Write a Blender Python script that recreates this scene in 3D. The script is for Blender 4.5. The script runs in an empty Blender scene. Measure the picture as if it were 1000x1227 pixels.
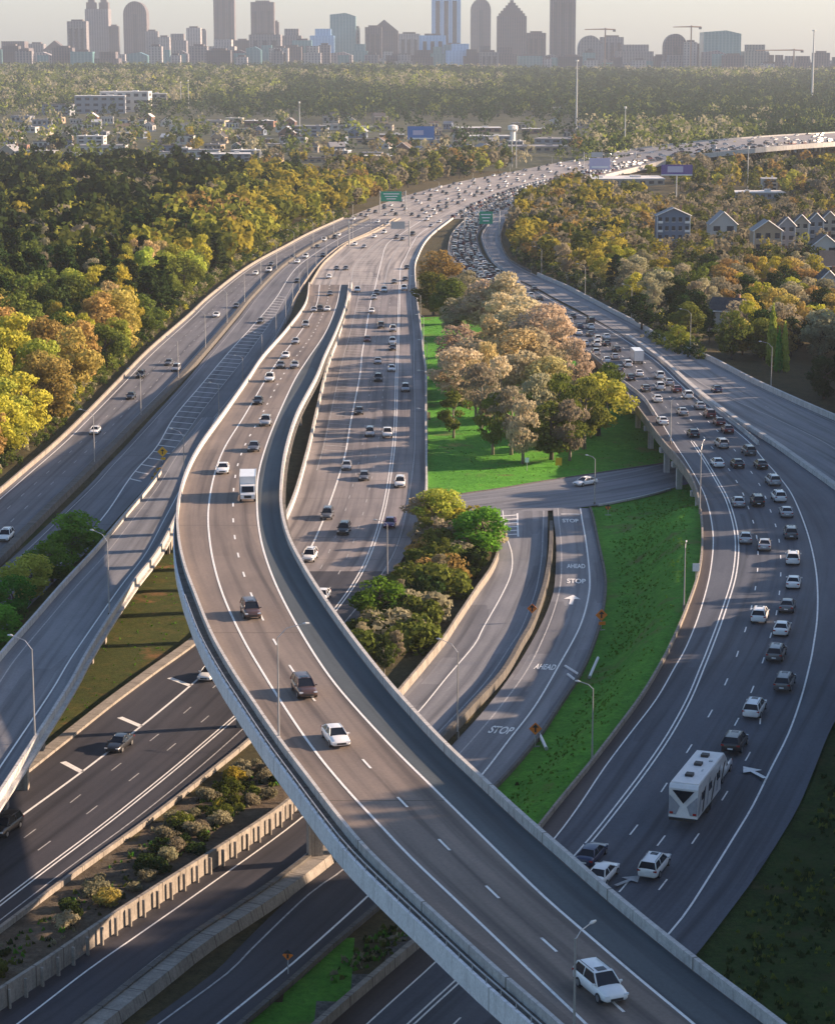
import bpy, math, random
import numpy as np
from mathutils import Vector, Matrix, kdtree, noise as mnoise
R = math.radians
rng = random.Random(7)
S = bpy.context.scene
COL = S.collection
# ------------------------------------------------------------ camera, sky, sun
F_PX, CX, CY, CAM_H = 2700.0, 500.0, 613.5, 82.0
PITCH = math.atan(543.0 / F_PX)
cam_d = bpy.data.cameras.new('camera'); cam = bpy.data.objects.new('camera', cam_d); COL.objects.link(cam)
cam_d.sensor_fit = 'HORIZONTAL'; cam_d.sensor_width = 36; cam_d.lens = 36 * F_PX / 1000
cam_d.clip_start = 1; cam_d.clip_end = 60000
cam.location = (0, 0, CAM_H); cam.rotation_euler = (math.pi / 2 - PITCH, 0, 0)
S.camera = cam
SUN_EL, SUN_AZ = 18.5, 12.0          # azimuth measured from +X towards +Y
sun_dir = Vector((math.cos(R(SUN_EL)) * math.cos(R(SUN_AZ)), math.cos(R(SUN_EL)) * math.sin(R(SUN_AZ)), math.sin(R(SUN_EL))))
sd = bpy.data.lights.new('sun', 'SUN'); sun = bpy.data.objects.new('sun', sd); COL.objects.link(sun)
sd.energy = 5.0; sd.angle = R(0.6); sd.color = (1.0, 0.72, 0.50)
sun.rotation_euler = (-sun_dir).to_track_quat('-Z', 'Y').to_euler()
W = bpy.data.worlds.new('World'); S.world = W; W.use_nodes = True
wt = W.node_tree; bg = wt.nodes['Background']
sky = wt.nodes.new('ShaderNodeTexSky'); sky.sky_type = 'NISHITA'; sky.sun_disc = False
sky.sun_elevation = R(SUN_EL); sky.sun_rotation = R(90 - SUN_AZ)
sky.air_density = 1.0; sky.dust_density = 1.6; sky.ozone_density = 3.0; sky.altitude = 100
wt.links.new(sky.outputs[0], bg.inputs[0]); bg.inputs[1].default_value = 0.085
S.view_settings.view_transform = 'Standard'; S.view_settings.look = 'None'
S.view_settings.exposure = 1.42; S.view_settings.gamma = 1
S.cycles.max_bounces = 5; S.cycles.diffuse_bounces = 2; S.cycles.glossy_bounces = 2
S.cycles.transparent_max_bounces = 4; S.cycles.volume_bounces = 2; S.cycles.use_denoising = True

# ------------------------------------------------------------ projection
fw = Vector((0, math.cos(PITCH), -math.sin(PITCH))); up = Vector((0, math.sin(PITCH), math.cos(PITCH)))
def P(px, py, z=0.0):
    """ground survey: point of height z seen at photo position (px, py)"""
    r = fw + Vector(((px - CX) / F_PX, 0, 0)) + up * (-(py - CY) / F_PX)
    t = (z - CAM_H) / r.z
    return Vector((0, 0, CAM_H)) + r * t
def PY(px, py, Y):
    """point at world distance Y seen at (px, py)"""
    r = fw + Vector(((px - CX) / F_PX, 0, 0)) + up * (-(py - CY) / F_PX)
    return Vector((0, 0, CAM_H)) + r * (Y / r.y)
def PX(p):
    d = Vector(p) - Vector((0, 0, CAM_H)); k = d.dot(fw)
    return CX + d.x / k * F_PX, CY - d.dot(up) / k * F_PX

# ------------------------------------------------------------ materials
def newmat(name):
    m = bpy.data.materials.new(name); m.use_nodes = True
    return m, m.node_tree, m.node_tree.nodes['Principled BSDF']
def N(nt, t, **kw):
    n = nt.nodes.new(t)
    for k, v in kw.items(): setattr(n, k, v)
    return n
def ramp(nt, src, stops):
    r = N(nt, 'ShaderNodeValToRGB'); e = r.color_ramp.elements
    e[0].position, e[0].color = stops[0][0], (*stops[0][1], 1)
    e[1].position, e[1].color = stops[-1][0], (*stops[-1][1], 1)
    for p, c in stops[1:-1]:
        x = e.new(p); x.color = (*c, 1)
    nt.links.new(src, r.inputs[0]); return r.outputs[0]
def noise(nt, scale, detail=4, rough=.6, coord='Object', sc=(1, 1, 1)):
    tc = N(nt, 'ShaderNodeTexCoord'); mp = N(nt, 'ShaderNodeMapping'); mp.inputs['Scale'].default_value = sc
    nt.links.new(tc.outputs[coord], mp.inputs[0])
    n = N(nt, 'ShaderNodeTexNoise'); n.inputs['Scale'].default_value = scale
    n.inputs['Detail'].default_value = detail; n.inputs['Roughness'].default_value = rough
    nt.links.new(mp.outputs[0], n.inputs[0]); return n.outputs[0]
def mix(nt, a, b, fac, mode='MIX'):
    m = N(nt, 'ShaderNodeMix', data_type='RGBA', blend_type=mode)
    for s, v in ((m.inputs[6], a), (m.inputs[7], b), (m.inputs[0], fac)):
        if isinstance(v, (int, float)): s.default_value = v
        elif isinstance(v, tuple): s.default_value = (*v, 1)
        else: nt.links.new(v, s)
    return m.outputs[2]
def flat(name, c, rough=.6, metal=0.0, var=.12, scale=3.0, bump=0.0, spec=.5):
    m, nt, b = newmat(name)
    n = noise(nt, scale, 5)
    lo = tuple(x * (1 - var) for x in c); hi = tuple(min(1, x * (1 + var)) for x in c)
    nt.links.new(ramp(nt, n, [(.3, lo), (.7, hi)]), b.inputs['Base Color'])
    b.inputs['Roughness'].default_value = rough; b.inputs['Metallic'].default_value = metal
    b.inputs['Specular IOR Level'].default_value = spec
    if bump:
        bp = N(nt, 'ShaderNodeBump'); bp.inputs['Strength'].default_value = bump
        nt.links.new(n, bp.inputs['Height']); nt.links.new(bp.outputs[0], b.inputs['Normal'])
    return m
def asphalt(name, base, tint2, lanes=True, joints=0.0):
    """road surface: aggregate grain, long tyre streaks (uv: metres across, metres along), repairs"""
    m, nt, b = newmat(name)
    grain = noise(nt, 2.5, 6, .75)
    big = noise(nt, .035, 4, .6)
    streak = noise(nt, 1.0, 3, .5, 'UV', (.75, .012, 1))
    blot = noise(nt, .22, 4, .65, 'UV', (1, .25, 1))
    c = ramp(nt, big, [(.3, base), (.7, tint2)])
    c = mix(nt, c, ramp(nt, streak, [(.32, (.52, .52, .54)), (.5, (1, 1, 1)), (.72, (1.22, 1.2, 1.18))]), 1.0, 'MULTIPLY')
    c = mix(nt, c, ramp(nt, grain, [(.3, (.82, .82, .82)), (.7, (1.15, 1.15, 1.15))]), 1.0, 'MULTIPLY')
    c = mix(nt, c, ramp(nt, blot, [(.25, (.8, .8, .82)), (.6, (1.06, 1.05, 1.04))]), 1.0, 'MULTIPLY')
    vo = N(nt, 'ShaderNodeTexVoronoi', distance='CHEBYCHEV'); vo.inputs['Scale'].default_value = 1.0
    tcv = N(nt, 'ShaderNodeTexCoord'); mv = N(nt, 'ShaderNodeMapping'); mv.inputs['Scale'].default_value = (.30, .035, 1); nt.links.new(tcv.outputs['UV'], mv.inputs[0]); nt.links.new(mv.outputs[0], vo.inputs[0])
    c = mix(nt, c, ramp(nt, vo.outputs['Color'], [(.12, (.66, .66, .68)), (.2, (1, 1, 1)), (.82, (1, 1, 1)), (.9, (1.16, 1.15, 1.13))]), 1.0, 'MULTIPLY')
    if joints:
        tc = N(nt, 'ShaderNodeTexCoord'); sx = N(nt, 'ShaderNodeSeparateXYZ'); nt.links.new(tc.outputs['UV'], sx.inputs[0])
        md = N(nt, 'ShaderNodeMath', operation='PINGPONG'); md.inputs[1].default_value = joints; nt.links.new(sx.outputs[1], md.inputs[0])
        lt = N(nt, 'ShaderNodeMath', operation='LESS_THAN'); lt.inputs[1].default_value = .12; nt.links.new(md.outputs[0], lt.inputs[0])
        c = mix(nt, c, tuple(x * .55 for x in base), lt.outputs[0])
    nt.links.new(c, b.inputs['Base Color'])
    b.inputs['Roughness'].default_value = .72; b.inputs['Specular IOR Level'].default_value = .35
    return m
M_ASPH = asphalt('asphalt_dark', (.034, .034, .042), (.050, .049, .058))  # albedo lowered for the shade on the lower left roads
M_ASPHR = asphalt('asphalt_cool', (.062, .070, .09), (.086, .096, .118))
M_RAMP = asphalt('asphalt_pale', (.15, .155, .17), (.19, .195, .21))
M_FLY = asphalt('asphalt_flyover', (.155, .125, .105), (.20, .165, .14), joints=32.0)
M_CONC = asphalt('concrete_road', (.17, .155, .155), (.235, .215, .21), joints=9.0)
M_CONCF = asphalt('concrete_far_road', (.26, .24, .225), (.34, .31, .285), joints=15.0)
M_WEST = asphalt('asphalt_west', (.115, .118, .13), (.15, .15, .165), joints=12.0)
M_SHLD = asphalt('shoulder_weathered', (.12, .11, .105), (.17, .155, .145))
def mk_paint():
    m, nt, b = newmat('road_paint')
    n = noise(nt, 1.7, 6, .8)
    nt.links.new(ramp(nt, n, [(.28, (.30, .29, .29)), (.45, (.72, .71, .68)), (.7, (.85, .84, .80))]), b.inputs['Base Color'])
    b.inputs['Roughness'].default_value = .6; return m
M_PAINT = mk_paint()
M_PAINTW = flat('worn_road_paint', (.36, .355, .35), .7, var=.35, scale=1.5)
M_CON = flat('weathered_concrete', (.25, .225, .195), .85, var=.45, scale=.7, bump=.2)
M_CONW = flat('pale_concrete', (.46, .45, .43), .75, var=.25, scale=.5)
M_COND = flat('stained_concrete', (.13, .12, .11), .9, var=.5, scale=.45, bump=.3)
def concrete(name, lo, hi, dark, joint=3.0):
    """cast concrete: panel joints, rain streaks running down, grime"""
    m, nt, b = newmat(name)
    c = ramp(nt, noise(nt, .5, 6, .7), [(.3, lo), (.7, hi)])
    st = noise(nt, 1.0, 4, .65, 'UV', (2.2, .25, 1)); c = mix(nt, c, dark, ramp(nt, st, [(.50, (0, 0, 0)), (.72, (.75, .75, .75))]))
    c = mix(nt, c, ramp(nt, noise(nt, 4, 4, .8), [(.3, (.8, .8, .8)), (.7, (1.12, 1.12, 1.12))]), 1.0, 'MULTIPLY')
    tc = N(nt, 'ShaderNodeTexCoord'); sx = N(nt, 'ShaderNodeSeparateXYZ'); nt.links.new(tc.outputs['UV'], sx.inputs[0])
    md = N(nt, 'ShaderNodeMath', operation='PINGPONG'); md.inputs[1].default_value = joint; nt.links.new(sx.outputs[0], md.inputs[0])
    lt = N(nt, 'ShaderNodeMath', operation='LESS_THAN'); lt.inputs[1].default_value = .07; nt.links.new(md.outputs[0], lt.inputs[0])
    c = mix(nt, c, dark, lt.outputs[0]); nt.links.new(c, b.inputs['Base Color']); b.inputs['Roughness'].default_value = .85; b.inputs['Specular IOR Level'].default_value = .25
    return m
M_CON = concrete('weathered_concrete', (.21, .19, .165), (.33, .30, .26), (.085, .07, .055))
M_CONW = concrete('pale_concrete', (.40, .39, .375), (.53, .52, .50), (.20, .185, .17), 4.5)
M_FAS = concrete('fascia_concrete', (.60, .61, .62), (.72, .73, .74), (.42, .42, .42), 9.0)
M_WALLB = concrete('brown_stained_wall', (.12, .10, .08), (.20, .165, .13), (.05, .04, .032), 2.6)
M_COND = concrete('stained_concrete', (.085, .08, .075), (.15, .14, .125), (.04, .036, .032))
M_STEEL = flat('galvanised_steel', (.42, .43, .44), .45, .6, var=.1)
M_LEAD = flat('lamp_housing', (.62, .62, .60), .4, .2, var=.05)
M_RUBBER = flat('tyre_rubber', (.02, .02, .022), .8, var=.2)
M_RIM = flat('wheel_metal', (.40, .41, .42), .35, .8, var=.1)
M_GLASS = flat('car_glass', (.012, .016, .024), .18, var=.1, spec=.35)
M_LAMPW = flat('headlight_lens', (.75, .77, .78), .15, var=.05)
M_LAMPR = flat('taillight_lens', (.35, .015, .012), .25, var=.1)
M_BLK = flat('black_plastic', (.025, .025, .027), .6, var=.2)

# ------------------------------------------------------------ object helpers
def props(o, label=None, cat=None, group=None, kind=None):
    if label: o['label'] = label
    if cat: o['category'] = cat
    if group: o['group'] = group
    if kind: o['kind'] = kind
    return o
def empty(name, loc=(0, 0, 0), rz=0.0, label=None, cat=None, group=None):
    o = bpy.data.objects.new(name, None); COL.objects.link(o); o.empty_display_size = .5
    o.location = loc; o.rotation_euler = (0, 0, rz)
    return props(o, label, cat, group)
class MB:
    def __init__(s): s.v = []; s.f = []; s.m = []; s.uv = []
    def add(s, vs, fs, mi=0, uvs=None):
        k = len(s.v); s.v += [tuple(v) for v in vs]
        for f in fs: s.f.append(tuple(i + k for i in f)); s.m.append(mi)
        s.uv += (uvs if uvs is not None else [(v[0], v[1]) for v in vs])
    def box(s, c, d, rz=0.0, mi=0, rx=0.0, ry=0.0):
        M = Matrix.Rotation(rz, 3, 'Z') @ Matrix.Rotation(ry, 3, 'Y') @ Matrix.Rotation(rx, 3, 'X')
        c = Vector(c)
        vs = [c + M @ Vector((x * d[0] / 2, y * d[1] / 2, z * d[2] / 2)) for x in (-1, 1) for y in (-1, 1) for z in (-1, 1)]
        s.add(vs, [(0, 1, 3, 2), (4, 6, 7, 5), (0, 4, 5, 1), (2, 3, 7, 6), (0, 2, 6, 4), (1, 5, 7, 3)], mi)
    def tube(s, pts, rad, n=7, mi=0, cap=True):
        pts = [Vector(p) for p in pts]
        if not isinstance(rad, (list, tuple)): rad = [rad] * len(pts)
        k = len(s.v); vs = []
        for i, p in enumerate(pts):
            d = (pts[min(i + 1, len(pts) - 1)] - pts[max(i - 1, 0)]).normalized()
            a = d.orthogonal().normalized() if abs(d.z) > .99 else d.cross(Vector((0, 0, 1))).normalized()
            if abs(d.z) > .99: a = Vector((1, 0, 0))
            b2 = d.cross(a).normalized()
            for j in range(n):
                t = 2 * math.pi * j / n; vs.append(p + (a * math.cos(t) + b2 * math.sin(t)) * rad[i])
        fs = [(i * n + j, i * n + (j + 1) % n, (i + 1) * n + (j + 1) % n, (i + 1) * n + j) for i in range(len(pts) - 1) for j in range(n)]
        if cap: fs += [tuple(range(n - 1, -1, -1)), tuple((len(pts) - 1) * n + j for j in range(n))]
        s.add(vs, fs, mi)
    def prism(s, poly, z0, z1, mi=0):
        n = len(poly); vs = [(p[0], p[1], z0) for p in poly] + [(p[0], p[1], z1) for p in poly]
        s.add(vs, [tuple(range(n - 1, -1, -1)), tuple(range(n, 2 * n))] + [(i, (i + 1) % n, n + (i + 1) % n, n + i) for i in range(n)], mi)
    def mesh(s, name, mats, smooth=False):
        me = bpy.data.meshes.new(name); me.from_pydata(s.v, [], s.f)
        for m in (mats if isinstance(mats, (list, tuple)) else [mats]): me.materials.append(m)
        me.polygons.foreach_set('material_index', s.m)
        if smooth: me.polygons.foreach_set('use_smooth', [True] * len(s.f))
        ul = me.uv_layers.new(name='UVMap')
        li = np.empty(len(me.loops), dtype=np.int32); me.loops.foreach_get('vertex_index', li)
        ul.data.foreach_set('uv', np.array(s.uv, dtype=np.float32)[li].ravel())
        me.update(); return me
    def obj(s, name, mats, parent=None, smooth=False, **kw):
        o = bpy.data.objects.new(name, s.mesh(name, mats, smooth)); COL.objects.link(o)
        if parent is not None: o.parent = parent
        return props(o, **kw)
def copy_tree(o, parent=None):
    c = o.copy(); COL.objects.link(c)
    if parent is not None: c.parent = parent
    for ch in KIDS.get(o.name, ()): copy_tree(ch, c)
    return c
KIDS = {}
def reg(o):
    """remember the children of a prototype for quick copying"""
    KIDS[o.name] = list(o.children)
    for c in o.children: reg(c)
    return o

# ------------------------------------------------------------ roads
def crom(p0, p1, p2, p3, t):
    return 0.5 * ((2 * p1) + (-p0 + p2) * t + (2 * p0 - 5 * p1 + 4 * p2 - p3) * t * t + (-p0 + 3 * p1 - 3 * p2 + p3) * t ** 3)
class Road:
    def __init__(s, name, st, ez=0.0, step=3.0):
        """st: (y, z, [x left .. x right]) rows or ((xl,yl),(xr,yr), z, [fracs]) stations"""
        s.name = name; L = []; Rr = []; FR = []
        for q in st:
            if len(q) == 3:
                y, z, xs = q; e_ = ez * min(1, max(0, z - .3) / 1.2); l = P(xs[0], y, z + e_); r = P(xs[-1], y, z + e_); l.z = r.z = z
                fr = [(x - xs[0]) / (xs[-1] - xs[0]) for x in xs]
            else:
                a, b, z, fr = q; l = P(a[0], a[1], z + ez); r = P(b[0], b[1], z + ez); l.z = r.z = z
            L.append(np.array(l)); Rr.append(np.array(r)); FR.append(np.array(fr))
        s.KL, s.KR = L, Rr
        L = [2 * L[0] - L[1]] + L + [2 * L[-1] - L[-2]]; Rr = [2 * Rr[0] - Rr[1]] + Rr + [2 * Rr[-1] - Rr[-2]]
        FR = [FR[0]] + FR + [FR[-1]]
        s.l = []; s.r = []; s.fr = []; s.k = []
        n = len(st)
        for i in range(n - 1):
            d = np.linalg.norm((L[i + 1] + Rr[i + 1] - L[i + 2] - Rr[i + 2]) / 2)
            m = max(2, min(24, int(d / step)))
            for j in range(m + (1 if i == n - 2 else 0)):
                t = j / m
                s.l.append(crom(*L[i:i + 4], t)); s.r.append(crom(*Rr[i:i + 4], t)); s.fr.append(crom(FR[i], FR[i + 1], FR[i + 2], FR[min(i + 3, n + 1)], t)); s.k.append(i + t)
        s.l = np.array(s.l); s.r = np.array(s.r); s.fr = np.array(s.fr); s.k = np.array(s.k)
        c = (s.l + s.r) / 2; s.c = c
        seg = np.linalg.norm(np.diff(c, axis=0), axis=1); s.s = np.concatenate([[0], np.cumsum(seg)])
        s.len = s.s[-1]
        tg = np.gradient(c, axis=0); s.tg = tg / np.linalg.norm(tg, axis=1)[:, None]
        s.nr = np.stack([s.tg[:, 1], -s.tg[:, 0], 0 * s.tg[:, 0]], 1)     # to the right of travel along the stations
        s.wid = np.abs(((s.r - s.l) * s.nr).sum(1))
    def at(s, a, f):
        """point at arc length a, fraction f across"""
        l = np.array([np.interp(a, s.s, s.l[:, i]) for i in range(3)]); r = np.array([np.interp(a, s.s, s.r[:, i]) for i in range(3)])
        return Vector(l + (r - l) * f)
    def ktos(s, k): return float(np.interp(k, s.k, s.s))
    def col(s, j):
        """frac of column j at each sample"""
        return s.fr[:, j]
    def tang(s, a):
        t = Vector([np.interp(a, s.s, s.tg[:, i]) for i in range(3)]); return t.normalized()
    def near(s, p):
        d = (s.c[:, 0] - p[0]) ** 2 + (s.c[:, 1] - p[1]) ** 2; i = int(d.argmin()); return s.s[i], math.sqrt(d[i]), i
    def surface(s, name, mat, f0=0.0, f1=1.0, z=0.0, n=4, parent=None, thick=0.0, **kw):
        b = MB(); vs = []; uv = []
        for i in range(len(s.l)):
            for j in range(n + 1):
                f = f0 + (f1 - f0) * j / n; p = s.l[i] + (s.r[i] - s.l[i]) * f
                vs.append((p[0], p[1], p[2] + z)); uv.append((s.wid[i] * (f - .5), s.s[i]))
        fs = [(i * (n + 1) + j, i * (n + 1) + j + 1, (i + 1) * (n + 1) + j + 1, (i + 1) * (n + 1) + j) for i in range(len(s.l) - 1) for j in range(n)]
        b.add(vs, fs, 0, uv)
        if b.v:
            # face up
            a, c, d = (np.array(b.v[q]) for q in b.f[0][:3])
            if np.cross(c - a, d - a)[2] < 0: b.f = [f[::-1] for f in b.f]
        return b.obj(name, mat, parent, **kw)
    def strip(s, mb, frac, w, off=0.0, z=.03, k0=None, k1=None, dash=None, phase=0.0, mi=0):
        """painted line: frac column index or value; off metres to the right"""
        fr = s.fr[:, frac] if isinstance(frac, int) else np.full(len(s.s), float(frac))
        p = s.l + (s.r - s.l) * fr[:, None]
        tg = np.gradient(p, axis=0); tg[:, 2] = 0; tg /= np.linalg.norm(tg, axis=1)[:, None]
        nr = np.stack([tg[:, 1], -tg[:, 0], 0 * tg[:, 0]], 1)
        p = p + nr * off
        a0 = 0 if k0 is None else s.ktos(k0); a1 = s.len if k1 is None else s.ktos(k1)
        def smp(a): return np.array([np.interp(a, s.s, p[:, i]) for i in range(3)]), np.array([np.interp(a, s.s, nr[:, i]) for i in range(3)])
        runs = []
        if dash:
            a = a0 + phase
            while a < a1: runs.append((a, min(a + dash[0], a1))); a += dash[0] + dash[1]
        else: runs.append((a0, a1))
        for u, v in runs:
            ss = [u] + [x for x in s.s if u < x < v] + [v]
            if len(ss) < 2: continue
            vs = []
            for x in ss:
                q, m = smp(x); vs += [q + m * w / 2 + (0, 0, z), q - m * w / 2 + (0, 0, z)]
            mb.add(vs, [(2 * i, 2 * i + 2, 2 * i + 3, 2 * i + 1) for i in range(len(ss) - 1)], mi)
    def wall(s, mb, frac, prof, off=0.0, k0=None, k1=None, mi=0, taper=None):
        """sweep a closed profile [(sideways m, height m)] along the road"""
        fr = s.fr[:, frac] if isinstance(frac, int) else np.full(len(s.s), float(frac))
        p = s.l + (s.r - s.l) * fr[:, None]
        tg = np.gradient(p, axis=0); tg[:, 2] = 0; tg /= np.linalg.norm(tg, axis=1)[:, None]
        nr = np.stack([tg[:, 1], -tg[:, 0], 0 * tg[:, 0]], 1)
        k0 = s.k[0] if k0 is None else k0; k1 = s.k[-1] if k1 is None else k1
        idx = [i for i in range(len(s.k)) if k0 - 1e-6 <= s.k[i] <= k1 + 1e-6]
        n = len(prof); vs = []
        for i in idx:
            w_ = 1.0 if taper is None else min(1.0, max(0.0, (s.k[i] - taper[0]) / (taper[1] - taper[0]))) ** .7
            for (u, h) in prof: vs.append(p[i] + nr[i] * (u + off) * w_ + np.array((0, 0, h if taper is None else h * (.35 + .65 * w_))))
        fs = [(a * n + j, a * n + (j + 1) % n, (a + 1) * n + (j + 1) % n, (a + 1) * n + j) for a in range(len(idx) - 1) for j in range(n)]
        fs += [tuple(range(n))[::-1], tuple((len(idx) - 1) * n + j for j in range(n))]
        mb.add(vs, fs, mi, [(p[idx[q // n]][0] + p[idx[q // n]][1], vs[q][2]) for q in range(len(vs))])

FLY = Road('flyover', [
 (341, 0.02, [371, 383, 395, 408, 419]), (362, 1.6, [366.5, 379, 391, 403, 415.5]), (392, 5.4, [345, 361, 377, 391, 405]),
 (425, 8.8, [316, 335, 353, 369, 390]), (450, 11, [299, 318, 335.5, 353, 380]), (492, 13, [269.5, 293, 313, 333, 358]),
 (530, 14.3, [242, 269, 292, 318, 345.5]), (565, 15, [224, 256, 281.5, 309, 339.5]), (604, 15, [214.5, 249.5, 279, 308, 338.5]),
 (639, 15, [215, 251, 281.5, 312.5, 346.5]), (674, 15, [222, 257.5, 290, 323, 364]), (712, 15, [236, 270, 304.5, 340, 388]),
 (758, 15, [255, 292, 328, 366, 421]), (800, 15, [279, 317, 355, 394, 454]), (836, 15, [303, 340, 382, 424, 485]),
 (885, 15, [337, 374, 422, 470, 531]), (931, 15, [372, 412, 464, 517, 580]), (980, 15, [410, 458, 512, 567, 634]),
 (1016, 15, [441, 493, 548, 604, 676]), (1062, 15, [489, 542, 596, 652, 729]), (1111, 15, [543, 594, 649, 709, 789]),
 (1160, 15, [597, 646, 704, 767, 852]), (1205, 15, [650, 694, 755, 822, 913]), (1260, 15, [712, 752, 817, 888, 985])], ez=.95)
MID = Road('mid', [
 (341, 0, [420, 432, 450, 460, 470, 479, 491, 498]), (362, 0, [416, 428, 444, 455, 467, 478, 492, 499.5]),
 (404, 0, [404, 418, 437, 450, 464, 477, 496, 505]), (425, 0, [396, 412, 433.5, 447, 462, 476, 496, 507]),
 (450, 0, [388, 406, 431, 445, 460, 475, 496, 510]), (506, 0, [375, 394, 420, 438, 456, 473.5, 497, 510]),
 (548, 0, [365, 384, 412.5, 431, 450, 470, 496, 510.5]), (604, 0, [348, 366, 394.5, 416, 438, 461, 488, 509]),
 (655, 0, [322, 340, 373, 397, 421, 446, 475, 490]), (700, 0, [289, 308, 346, 372, 398, 424, 449, 461]),
 (756, 0, [243, 262, 303, 328, 355, 381, 404, 418]), (809, 0, [172, 192, 243, 272, 302, 333, 353, 368]),
 (843, 0, [126, 148, 203, 234, 267, 300, 323, 338]), (880, 0, [79, 102, 157, 190, 224, 258, 284, 307]),
 (928, 0, [18, 42, 94.5, 128, 165, 201, 229, 249]), (984, 0, [-54, -30, 17.5, 56, 93, 131, 159, 177]),
 (1045, 0, [-134, -110, -65, -26, 11, 50, 76, 92]), (1120, 0, [-234, -210, -165, -127, -88, -48, -22, -8])])
CEN = Road('centre', [
 (262, 0, [479, 488, 500, 508, 519, 530, 540, 543]), (279, 0, [447, 457, 472, 482, 493, 504, 516, 521]),
 (292, 0, [417, 430, 452, 464, 480, 494, 505, 509]), (308, 0, [396, 412, 434, 458, 470, 486, 496, 501]),
 (320, 0, [384, 402, 424, 455, 465, 480, 491, 497.5]), (341, 0, [371, 395, 420, 450, 460, 479, 491, 498])])
WA = Road('west_a', [(y, 0, [a, a + (b - a) * .11, a + (b - a) * .37, a + (b - a) * .62, a + (b - a) * .88, b]) for y, a, b in
 [(262, 411, 440), (279, 373, 405), (295, 343, 374), (320, 298, 337), (355, 252, 302), (380, 225, 281), (421, 178, 246), (460, 140, 211),
  (498, 103, 173), (532, 68, 140), (569, 25, 103), (618, -32, 53), (674, -95, -3), (740, -172, -70)]])
WB = Road('west_b', [
 (262, 0, [444, 446, 456, 464, 472, 475]), (279, 0, [408, 411, 420, 430, 440, 444]), (295, 0, [377, 380, 391, 399, 407, 410]),
 (320, 0, [340, 343, 356, 366, 376, 381]), (355, 0, [306, 310, 332, 343, 352, 357]), (380, 0, [286, 291, 312, 328, 342, 347]),
 (421, 0, [252, 257, 275, 299, 319, 326]), (460, 0, [219, 224, 242, 268, 289, 298]), (498, 0, [184, 190, 210, 238, 258, 268]),
 (532, 0, [153, 159, 190, 214, 230, 240]), (560, 0, [126, 133, 166, 186, 192, 198]), (578, 0, [110, 117, 152, 168, 174, 180]),
 (614, 0, [73, 80, 128, 136, 141, 147]), (656, 0, [28, 36, 92, 98, 103, 109]), (700, 0, [-22, -12, 46, 52, 57, 62]), (770, 0, [-102, -90, -22, -17, -12, -8])])
L2 = Road('west_bridge', [
 (500, .04, [243, 248, 259, 263]), (540, .4, [210, 216, 237, 243]), (578, 1.2, [181, 190, 218, 228]), (614, 2.2, [149, 161, 198, 213]),
 (656, 3.4, [113, 128, 175, 192]), (695, 4.6, [76, 92, 145, 162]), (737, 5.8, [39, 56, 115, 133]), (782, 6.8, [-1, 18, 84, 105]),
 (820, 7.4, [-29, -8, 61, 84]), (886, 8, [-79, -56, 16, 42]), (950, 8, [-129, -104, -28, 0]), (1020, 8, [-186, -158, -78, -49])], ez=.9)
RGT = Road('right', [
 (262, 0, [560, 562, 568, 574, 580, 580, 587, 590]), (280, 0, [543, 545, 551, 557, 563, 563, 570, 573]), (300, 0, [538, 540, 547, 555, 563, 563, 573, 576]),
 (312, 0, [543, 545, 554, 562, 571, 571, 581, 584]),
 (325, 0, [556, 559, 567, 576, 585, 585, 594, 598]), (346, .5, [586, 589, 600, 612, 624, 624, 636, 641]), (365, 1.3, [615, 618, 631, 644, 657, 657, 670, 675]),
 (392, 2.5, [658, 662, 677, 692, 708, 708, 723, 728]), (417, 3.5, [692, 697, 713, 730, 747, 747, 763, 769]), (435, 4.3, [716, 723, 740, 757, 773, 773, 788, 793]),
 (458, 5.0, [738, 748, 765, 781, 797, 797, 812, 818]), (478, 5.6, [754, 773, 789, 805, 820, 820, 834, 842]), (498, 6.0, [769, 787, 805, 823, 841, 841, 858, 869]),
 (529, 6.3, [792, 806, 829, 847, 871, 871, 896, 917]), (550, 6.3, [810, 820, 843, 864, 888, 888, 914, 950]), (575, 6.3, [827, 835, 858, 881, 906, 906, 936, 985]),
 (602, 6.3, [836, 847, 872, 894, 919, 919, 953, 1030]), (642, 6.3, [840, 854, 882, 906, 932, 932, 968, 1062]), (686, 6.3, [836, 850.5, 880, 907, 935, 935, 977.5, 1070]),
 (734, 6.3, [820, 838, 866, 898.5, 930, 930, 979, 1062]), (775, 6.0, [802, 822, 851, 886, 919, 922, 974, 1048]), (800, 5.7, [789, 808, 841, 877, 911, 918, 969, 1034]),
 (838, 5.0, [766, 786, 825, 860, 896, 912, 959, 1014]), (880, 4.2, [735, 754, 802, 836, 874, 908, 944, 992]), (920, 3.4, [704, 724, 775, 811, 849, 888, 924, 976]),
 (965, 2.6, [667, 694, 741, 781, 822, 861, 902, 957]), (1005, 1.9, [635, 664, 709, 751, 794, 833, 878, 934]), (1050, 1.2, [594, 622, 669, 713, 758, 802, 850, 905]),
 (1100, .6, [538, 574, 622, 668, 715, 762, 817, 868]), (1151, .25, [478, 524, 575, 624, 672, 720, 772, 828]), (1200, .02, [420, 470, 522, 572, 622, 672, 728, 782]), (1270, 0, [340, 393, 446, 500, 552, 602, 660, 712])])
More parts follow.
